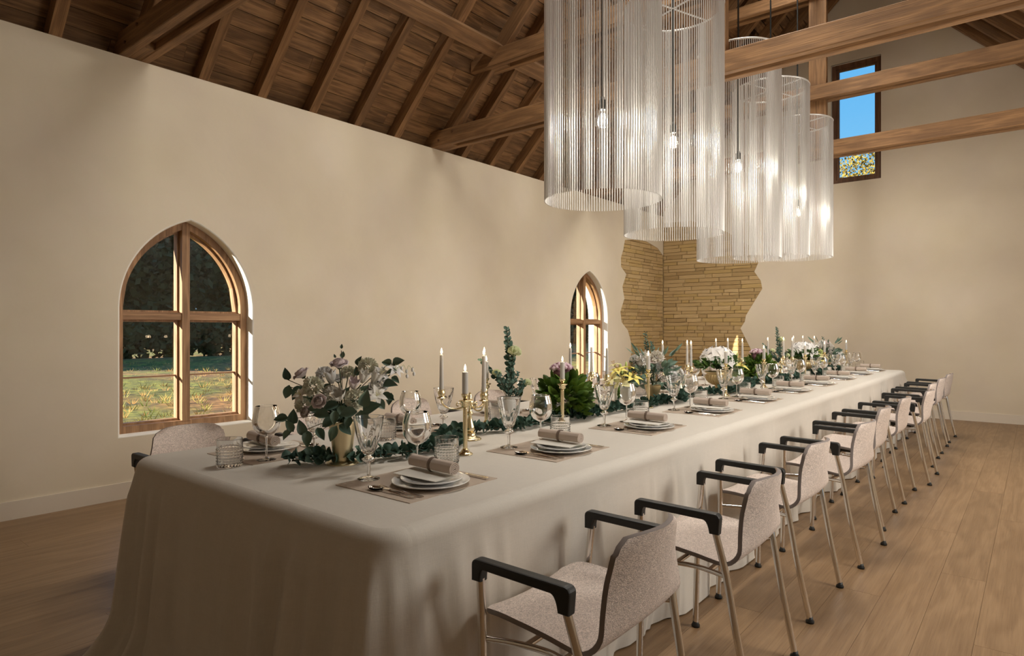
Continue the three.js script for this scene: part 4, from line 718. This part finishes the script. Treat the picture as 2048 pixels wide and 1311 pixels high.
// gold vase with the rose bouquet; flowers placed round the vase from the photo, each at its own distance
{
  const P0 = V3(-2.07, TY, -1.495);
  const v = solo('flower_vase', lathe([[0, 0], [0.062, 0], [0.064, 0.003], [0.058, 0.007], [0.040, 0.010], [0.034, 0.016], [0.035, 0.03], [0.044, 0.10], [0.052, 0.155], [0.054, 0.162], [0.052, 0.163], [0.049, 0.155], [0.041, 0.10], [0.032, 0.03], [0, 0.025]], 40), M.goldSatin, 'tapered satin gold vase on a round foot holding the rose bouquet', 'vase', [P0.x, P0.y, P0.z]);
  const t = thing('flower_bouquet', 'bouquet of mauve roses, cream carnations and white tulips in the gold vase', 'bouquet', [P0.x, P0.y + 0.03, P0.z]), R = rng(101), inv = P0.clone().add(V3(0, 0.03, 0));
  const D0 = -(P0.x * SIN + P0.z * COS), at = (cx, cy, dd) => atDepth(560 + cx / 4.683, 660 + cy / 4.683, D0 + dd).sub(inv), mouth = V3(0, 0.12, 0), px = D0 / FOCAL / 4.683; // crop pixels to metres
  const toCam = V3(SIN, 0.25, COS), away = (p) => p.clone().sub(V3(0, 0.10, 0)).normalize();
  const fl = (kind, cx, cy, dd, r, mat, lean = 0.5) => { const p = at(cx, cy, dd), d = away(p).add(toCam.clone().multiplyScalar(lean)); stemTo(t, mouth, p.clone().addScaledVector(d.clone().normalize(), -r * px * 0.3)); return kind(t, R, p, d, r * px, mat); };
  fl(rose, 555, 335, -0.02, 92, F.mauve, 0.25); fl(rose, 212, 425, -0.01, 88, F.mauve, 0.2); fl(rose, 372, 672, -0.14, 72, F.blush, 0.9); fl(rose, 250, 770, -0.08, 60, F.blush, 0.7); fl(rose, 880, 545, -0.02, 70, F.ivory, 0.4);
  fl(carnation, 310, 525, -0.08, 88, F.cream, 0.7); fl(carnation, 225, 700, -0.05, 78, F.cream, 0.7); fl(carnation, 825, 345, 0.02, 88, F.cream, 0.3); fl(carnation, 705, 650, -0.14, 88, F.cream, 0.8); fl(carnation, 640, 405, 0.05, 70, F.cream, 0.3); fl(carnation, 420, 420, 0.04, 80, F.white, 0.4);
  fl(tulip, 555, 650, -0.16, 100, F.ivory, 0.2); fl(tulip, 682, 545, -0.11, 84, F.mauve, 0.2); fl(tulip, 765, 490, -0.05, 88, F.ivory, 0.2); fl(tulip, 865, 490, -0.02, 90, F.ivory, 0.1); fl(tulip, 490, 500, -0.02, 90, F.white, 0.1); fl(rose, 545, 470, 0.03, 76, F.white, 0.4); fl(carnation, 480, 590, -0.04, 74, F.ivory, 0.6); fl(carnation, 940, 500, 0.03, 76, F.white, 0.5); fl(rose, 800, 590, -0.02, 70, F.blush, 0.6);
  fl(lily, 945, 415, 0.0, 100, F.white, 0.9); fl(lily, 1072, 380, 0.01, 92, F.white, 0.6); fl(lily, 900, 615, -0.09, 100, F.ivory, 0.6); fl(lily, 200, 610, -0.08, 88, F.ivory, 0.7);
  { const b0 = at(1070, 385, 0.03); let prev = b0; for (const [x, y] of [[1140, 355], [1185, 385], [1240, 370], [1190, 430], [1255, 408]]) { const p = at(x, y, 0.03); mesh('flower_bud', (() => { const s = new THREE.SphereGeometry(17 * px, 10, 8); s.scale(0.8, 1.2, 0.8); return s; })(), F.white, t).position.copy(p); stemTo(t, x === 1190 ? at(1185, 385, 0.03) : prev, p, 0.0009, F.bud); if (x !== 1190) prev = p; } }
  // leaves: middle in crop pixels, direction of the tip in degrees (0 right, 90 up), length in crop pixels, depth
  for (const [cx, cy, deg, L, dd, set = 'salal'] of [[68, 405, 100, 130, 0], [70, 570, 250, 130, 0.02], [172, 585, 235, 150, -0.03], [130, 800, 80, 160, -0.10], [15, 830, 190, 120, -0.10], [90, 905, 130, 120, -0.13], [75, 985, 225, 110, -0.14], [215, 915, 110, 150, -0.16], [262, 1020, 275, 150, -0.17], [378, 975, 300, 130, -0.14], [395, 800, 175, 150, -0.15], [510, 960, 250, 140, -0.19], [610, 925, 325, 130, -0.17], [650, 780, 190, 150, -0.18], [775, 835, 285, 170, -0.18], [800, 645, 80, 150, -0.20], [862, 735, 20, 180, -0.18], [1000, 305, 160, 110, 0.02], [1115, 303, 5, 140, 0.02], [1050, 402, 190, 110, 0.0], [1078, 465, 320, 90, 0.0], [1030, 515, 355, 140, -0.02], [1005, 628, 330, 130, -0.05], [1032, 640, 260, 110, -0.04], [945, 690, 300, 120, -0.06], [518, 820, 270, 130, -0.17], [590, 760, 300, 120, -0.12], [480, 720, 200, 140, -0.10], [740, 290, 75, 95, 0.03], [718, 385, 90, 90, 0.04], [588, 228, 95, 68, 0.0], [577, 152, 85, 44, 0.0], [515, 240, 110, 40, 0.0], [430, 540, 160, 120, 0.0], [620, 590, 60, 120, -0.06], [790, 560, 45, 110, -0.04], [330, 740, 175, 120, -0.11], [300, 640, 140, 110, -0.05], [460, 860, 215, 130, -0.15], [690, 700, 100, 110, -0.1], [640, 860, 260, 120, -0.16]]) {
    const a = deg * Math.PI / 180, tip = V3(COS, 0, -SIN).multiplyScalar(Math.cos(a)).add(V3(0, Math.sin(a), 0)).addScaledVector(toCam, (R() - 0.5) * 0.5), p = at(cx, cy, dd).addScaledVector(tip.clone().normalize(), -L * px / 2);
    const m = leafMesh(t, LG[set], F.salal, R, p, tip, L * px * 1.08, 0); // turn the blade towards the room
    const n = V3(0, 0, 1).applyQuaternion(m.quaternion), want = toCam.clone().add(V3((R() - 0.5) * 0.8, 0.3, (R() - 0.5) * 0.8)), ax = tip.clone().normalize(), pr = (w) => w.clone().addScaledVector(ax, -w.dot(ax)).normalize();
    const n2 = pr(n), w2 = pr(want), ang = Math.atan2(ax.dot(V3().crossVectors(n2, w2)), n2.dot(w2)); m.quaternion.premultiply(new THREE.Quaternion().setFromAxisAngle(ax, ang));
  }
  for (const [cx, cy, dd] of [[68, 460, 0], [70, 520, 0.02], [100, 830, -0.1], [180, 960, -0.14], [1000, 330, 0.02], [1040, 500, -0.02], [300, 1000, -0.12], [575, 190, 0], [740, 330, 0.03]]) stemTo(t, mouth, at(cx, cy, dd), 0.0016, F.twig);
  for (let k = 0; k < 26; k++) { const d = V3(R() - 0.5, 0.25 + R() * 0.5, R() - 0.5); leafMesh(t, LG.salal, F.salal[1], R, d.clone().multiplyScalar(0.06).setY(0.13 + R() * 0.04), d, 0.05 + R() * 0.03); }
}

// mixed bouquets further down the table
function mixedBouquet(x, z, seed, label, tall, vaseLabel, vaseMat, profile) {
  const v = solo('flower_vase', lathe(profile, 36), vaseMat, vaseLabel, 'vase', [x, TY, z]), top = profile.reduce((a, b) => Math.max(a, b[1]), 0);
  const t = thing('flower_bouquet', label, 'bouquet', [x, TY + 0.02, z]), R = rng(seed), mouth = V3(0, top - 0.03, 0);
  const spot = (el, az, r) => V3(Math.cos(el) * Math.cos(az) * r, top + 0.02 + Math.sin(el) * r, Math.cos(el) * Math.sin(az) * r);
  for (let k = 0; k < 22; k++) {
    const az = k * 2.4 + R() * 0.4, el = 0.05 + 1.25 * ((k * 0.618) % 1), r = 0.12 + R() * 0.07, p = spot(el, az, r), d = p.clone().sub(V3(0, top - 0.05, 0)), c = k % 6;
    stemTo(t, mouth, p, 0.0018);
    if (c === 0 || c === 3) rose(t, R, p, d, 0.046, k % 2 ? F.blush : F.white); else if (c === 1) carnation(t, R, p, d, 0.047, F.white); else if (c === 4) carnation(t, R, p, d, 0.047, F.ivory); else if (c === 2) lily(t, R, p, d, 0.06, F.white); else tulip(t, R, p, d, 0.042, F.ivory);
  }
  for (let k = 0; k < 70; k++) { const az = R() * 6.28, el = -0.5 + R() * 1.3, p = spot(el, az, 0.08 + R() * 0.08), d = p.clone().sub(V3(0, top, 0)).add(V3(0, (R() - 0.6) * 0.1, 0)); leafMesh(t, LG.salal, F.salal, R, p, d, 0.055 + R() * 0.03); }
  for (let s = 0; s < tall; s++) eucSprig(t, R, mouth, V3((R() - 0.5) * 0.16, top + 0.26 + R() * 0.1, (R() - 0.5) * 0.16), 0.034, 15);
  for (let k = 0; k < 12; k++) { const az = R() * 6.28, p = spot(0.9, az, 0.20 + R() * 0.05); leafMesh(t, LG.narrow, F.salal, R, p, p.clone().sub(V3(0, top + 0.05, 0)), 0.08); }
}
function eucSprig(t, R, a, b, size, n, mats = F.euc) {
  const mid = a.clone().lerp(b, 0.5).add(V3((R() - 0.5) * 0.03, 0.02, (R() - 0.5) * 0.03)), c = new THREE.CatmullRomCurve3([a, mid, b]);
  mesh('stem', new THREE.TubeGeometry(c, 14, 0.0017, 5), F.twig, t);
  for (let k = 0; k < n; k++) { const u = 0.28 + 0.72 * k / (n - 1), p = c.getPoint(u), tan = c.getTangent(u), az = k * 1.57 + R() * 0.5; for (const s of [0, Math.PI]) { const o = V3(Math.cos(az + s), 0.1, Math.sin(az + s)).add(tan.clone().multiplyScalar(0.55)); leafMesh(t, LG.euc, mats, R, p, o, size * (1.05 - 0.45 * u) * (0.85 + 0.3 * R()), Math.PI / 2 + (R() - 0.5)); } }
}
const goblet = [[0, 0], [0.05, 0], [0.05, 0.005], [0.02, 0.012], [0.014, 0.03], [0.03, 0.045], [0.05, 0.08], [0.058, 0.12], [0.056, 0.122], [0.047, 0.08], [0, 0.05]];
mixedBouquet(-2.085, -4.10, 201, 'loose bouquet of white and blush flowers with tall eucalyptus, footed gold cup', 2, 'footed champagne gold cup holding the loose blush bouquet', M.goldLacquer, goblet);
mixedBouquet(-2.02, -8.58, 203, 'loose white bouquet with dark leaves nearest the far wall', 1, 'footed champagne gold cup under the bouquet nearest the far wall', M.goldLacquer, goblet);

// white cylinder vases of eucalyptus with pale green ranunculus buds
function eucVase(x, z, seed, label, vlabel) {
  solo('flower_vase', lathe([[0, 0], [0.047, 0], [0.049, 0.003], [0.055, 0.148], [0.0545, 0.15], [0.0515, 0.148], [0.046, 0.006], [0, 0.006]], 40), M.potWhite, vlabel, 'vase', [x, TY, z]);
  const t = thing('eucalyptus_arrangement', label, 'plant', [x, TY + 0.01, z]), R = rng(seed), m = V3(0, 0.10, 0);
  eucSprig(t, R, m, V3(-0.015, 0.505, 0.01), 0.042, 20); eucSprig(t, R, m, V3(0.01, 0.40, -0.02), 0.034, 14); eucSprig(t, R, m, V3(-COS * 0.16, 0.335, SIN * 0.16), 0.034, 16);
  for (let k = 0; k < 7; k++) { const a = k * 0.9; eucSprig(t, R, m, V3(Math.cos(a) * 0.085, 0.19 + R() * 0.08, Math.sin(a) * 0.085), 0.034, 7); }
  for (const [dx, y, r] of [[0.022, 0.395, 0.026], [-0.072, 0.275, 0.0185], [0.09, 0.225, 0.017]]) { const p = V3(COS * dx, y, -SIN * dx).add(V3(SIN * 0.02, 0, COS * 0.02)); stemTo(t, m, p, 0.0018); ranunculus(t, R, p, r, F.bud); }
}
eucVase(-2.198, -2.664, 301, 'tall eucalyptus stems with pale green buds, beside the first berry topped leaf ball', 'white cylinder vase holding the eucalyptus beside the first leaf ball');
eucVase(-2.16, -7.16, 302, 'tall eucalyptus stems with pale green buds, beside the second white lily urn', 'white cylinder vase holding the eucalyptus beside the second lily urn');

// round balls of laurel leaves crowned with mauve berries
function leafBall(x, z, seed, label, plabel) {
  solo('planter', lathe([[0, 0], [0.062, 0], [0.07, 0.075], [0.066, 0.075], [0.058, 0.006], [0, 0.006]], 30), M.potWhite, plabel, 'planter', [x, TY, z]);
  const t = thing('leaf_arrangement', label, 'plant', [x, TY + 0.01, z]), R = rng(seed), c = V3(0, 0.105, 0), rr = 0.13;
  for (let k = 0; k < 250; k++) { const u = (k + 0.5) / 250, ph = Math.acos(1 - u * 1.6), a = k * 2.39996, d = V3(Math.sin(ph) * Math.cos(a), Math.cos(ph), Math.sin(ph) * Math.sin(a)), p = c.clone().addScaledVector(d, rr * (0.55 + 0.35 * R())), o = d.clone().add(V3((R() - 0.5) * 0.9, (R() - 0.4) * 0.7, (R() - 0.5) * 0.9)); p.y = Math.max(p.y, 0.02); if (p.y + o.clone().normalize().y * 0.08 < 0.008) o.y = -0.1; if (p.y < 0.08) o.y = Math.max(o.y, 0.02); leafMesh(t, LG.laurel, F.fresh, R, p, o, 0.072 + R() * 0.02, R() * 6.28); }
  const big = new THREE.SphereGeometry(1, 8, 6);
  for (let k = 0; k < 46; k++) { const u = (k + 0.5) / 46, ph = Math.acos(1 - u * 0.62), a = k * 2.39996, d = V3(Math.sin(ph) * Math.cos(a), Math.cos(ph), Math.sin(ph) * Math.sin(a)), m = mesh('berry', big, k % 3 ? F.purpleTip : F.purple, t); m.position.set(-COS * 0.02 + d.x * 0.066, 0.258 + d.y * 0.046, SIN * 0.02 + d.z * 0.066); m.scale.setScalar(0.0105 + R() * 0.0035); }
  mesh('berry_core', new THREE.SphereGeometry(0.05, 14, 8), F.purple, t).position.set(-COS * 0.02, 0.246, SIN * 0.02);
}
leafBall(-2.10, -3.04, 401, 'round ball of glossy green leaves topped with mauve berries, beside the first eucalyptus', 'white planter almost hidden under the first berry topped leaf ball');
leafBall(-2.06, -6.24, 402, 'round ball of glossy green leaves topped with mauve berries, beyond the first lily urn', 'white planter almost hidden under the second berry topped leaf ball');

// square white pots of yellow lilies
function lilyPot(x, z, seed, label, plabel) {
  const s = chamfer(0.105, 0.13, 0.105, 0.004); s.translate(0, 0.065, 0); solo('planter', s, M.potWhite, plabel, 'planter', [x, TY, z]);
  const t = thing('lily_plant', label, 'plant', [x, TY + 0.131, z]), R = rng(seed);
  for (const [dx, y, dz, r] of [[-0.05, 0.10, 0.05, 0.052], [0.03, 0.115, 0.0, 0.048], [-0.09, 0.05, 0.06, 0.055], [0.035, 0.055, 0.06, 0.058], [-0.03, 0.02, 0.075, 0.056], [-0.07, 0.135, 0.0, 0.04], [0.0, 0.075, -0.06, 0.05], [-0.11, 0.0, 0.03, 0.05]]) {
    const p = V3(COS * dx + SIN * dz, y, -SIN * dx + COS * dz), d = p.clone().sub(V3(0, -0.02, 0)).add(V3(0, 0.05, 0)); stemTo(t, V3(0, 0, 0), p, 0.002); lily(t, R, p, d, r * 1.22, R() < 0.5 ? F.pale : F.lemon);
  }
  for (let k = 0; k < 34; k++) { const a = R() * 6.28, d = V3(Math.cos(a), 0.3 + R(), Math.sin(a)); leafMesh(t, LG.narrow, F.salal, R, V3(Math.cos(a) * 0.03, R() * 0.04, Math.sin(a) * 0.03), d, 0.07 + R() * 0.04); }
  for (let k = 0; k < 6; k++) { const p = V3((R() - 0.5) * 0.12, 0.10 + R() * 0.06, (R() - 0.5) * 0.12), m = mesh('flower_bud', new THREE.SphereGeometry(0.008, 8, 6), F.lime, t); m.scale.y = 2.2; m.position.copy(p); stemTo(t, V3(0, 0, 0), p, 0.0015); }
}
lilyPot(-2.12, -3.77, 501, 'yellow lilies in a white square pot, before the loose blush bouquet', 'square white pot of yellow lilies before the loose blush bouquet');
lilyPot(-2.02, -5.48, 502, 'yellow lilies in a white square pot, beside the first white lily urn', 'square white pot of yellow lilies beside the first lily urn');
lilyPot(-1.98, -8.0, 503, 'yellow lilies in a white square pot, beyond the second white lily urn', 'square white pot of yellow lilies beyond the second lily urn');

// fluted gold urns of white amaryllis lilies on feathery greenery
function lilyUrn(x, z, seed, label, ulabel) {
  const u = thing('garden_urn', ulabel, 'urn', [x, TY, z]), R = rng(seed);
  mesh('foot', lathe([[0, 0], [0.066, 0], [0.066, 0.012], [0.052, 0.018], [0.03, 0.032], [0.022, 0.052], [0.03, 0.062], [0, 0.062]], 36), M.goldLacquer, u);
  const rows = [[0, 0.06], [0.032, 0.062], [0.062, 0.074], [0.086, 0.098], [0.094, 0.124], [0.09, 0.142], [0.086, 0.15], [0.10, 0.158], [0.104, 0.165], [0.10, 0.168], [0.085, 0.16], [0.08, 0.13], [0, 0.10]];
  mesh('bowl', lathe(rows, 48), M.goldLacquer, u);
  for (let k = 0; k < 26; k++) { const a = k / 26 * Math.PI * 2; mesh('flute', tube(rows.slice(1, 6).map(([r, y]) => V3(Math.cos(a) * (r + 0.001), y, Math.sin(a) * (r + 0.001))), 0.0045, 8, 5), M.goldLacquer, u); }
  const t = thing('lily_arrangement', label, 'plant', [x, TY + 0.15, z]);
  for (let k = 0; k < 190; k++) { const a = k * 2.39996, el = -0.35 + 1.0 * ((k * 0.618) % 1), d = V3(Math.cos(a) * Math.cos(el), Math.sin(el), Math.sin(a) * Math.cos(el)), q = d.clone().multiplyScalar(0.06 + R() * 0.07); q.y = 0.055 + q.y * 0.55; leafMesh(t, R() < 0.5 ? LG.narrow : LG.laurel, R() < 0.15 ? F.vivid : F.fern, R, q, d.clone().add(V3((R() - 0.5) * 0.7, (R() - 0.5) * 0.7, (R() - 0.5) * 0.7)), 0.065 + R() * 0.04); }
  for (let k = 0; k < 17; k++) { const a = k * 2.39996, ph = 0.25 + 1.05 * Math.sqrt((k + 0.3) / 17), d = V3(Math.sin(ph) * Math.cos(a), Math.cos(ph), Math.sin(ph) * Math.sin(a)), p = V3(d.x * 0.115, 0.095 + d.y * 0.085, d.z * 0.115); stemTo(t, V3(0, 0, 0), p, 0.003); lily(t, R, p, d, 0.082, F.white, 'amaryllis'); }
}
lilyUrn(-2.01, -5.09, 601, 'dome of large white amaryllis over feathery green leaves in the first gold urn', 'fluted gold urn on a foot, first from the rose bouquet end');
lilyUrn(-2.0, -7.52, 602, 'dome of large white amaryllis over feathery green leaves in the second gold urn', 'fluted gold urn on a foot, second from the rose bouquet end');

// eucalyptus garland winding down the middle of the table
{
  const t = thing('garland', 'dark eucalyptus garland winding along the middle of the table', 'garland', [0, TY, 0]), R = rng(701), rest = [];
  const way = [[-2.17, -1.34], [-2.13, -1.42], [-2.0, -1.60], [-1.96, -1.80], [-1.99, -2.02], [-2.13, -2.10], [-2.14, -2.30], [-2.05, -2.50], [-2.06, -2.78], [-2.02, -3.10], [-2.02, -3.45], [-1.97, -3.65], [-2.0, -4.0], [-1.95, -4.25], [-2.05, -4.45], [-1.98, -4.75], [-1.86, -5.1], [-1.92, -5.4], [-1.95, -5.65], [-2.05, -5.95], [-1.85, -6.3], [-1.97, -6.55], [-1.9, -6.9], [-2.0, -7.3], [-1.85, -7.6], [-1.9, -7.9], [-2.08, -8.25], [-1.9, -8.6], [-2.0, -8.85]].map(([x, z]) => V3(x, 0.022, z));
  const c = new THREE.CatmullRomCurve3(way, false, 'centripetal'), n = 1450;
  mesh('vine', new THREE.TubeGeometry(c, 240, 0.003, 5), F.twig, t);
  for (let k = 0; k < n; k++) {
    const u = k / n, p = c.getPointAt(u), tan = c.getTangentAt(u), a = k * 2.4, side = V3(-tan.z, 0, tan.x), o = side.multiplyScalar(Math.cos(a)).add(V3(0, Math.max(0.12, Math.sin(a)) * 0.9, 0)).addScaledVector(tan, -0.4), q = p.clone().addScaledVector(o, 0.012); q.y = Math.max(0.012, q.y);
    const s = 0.034 + R() * 0.018, roll = R() * 6.28;
    if (k < 296) leafMesh(t, LG.euc, F.euc, R, q, o, s, roll); else rest.push(baked(LG.euc[k % 2], q, o, s, roll));
  }
  mesh('foliage', mergeGeometries(rest), F.euc[0], t).userData.kind = 'stuff';
}
scene.traverse((o) => { if (o.isMesh) o.castShadow = o.receiveShadow = true; });
renderer.render(scene, camera);
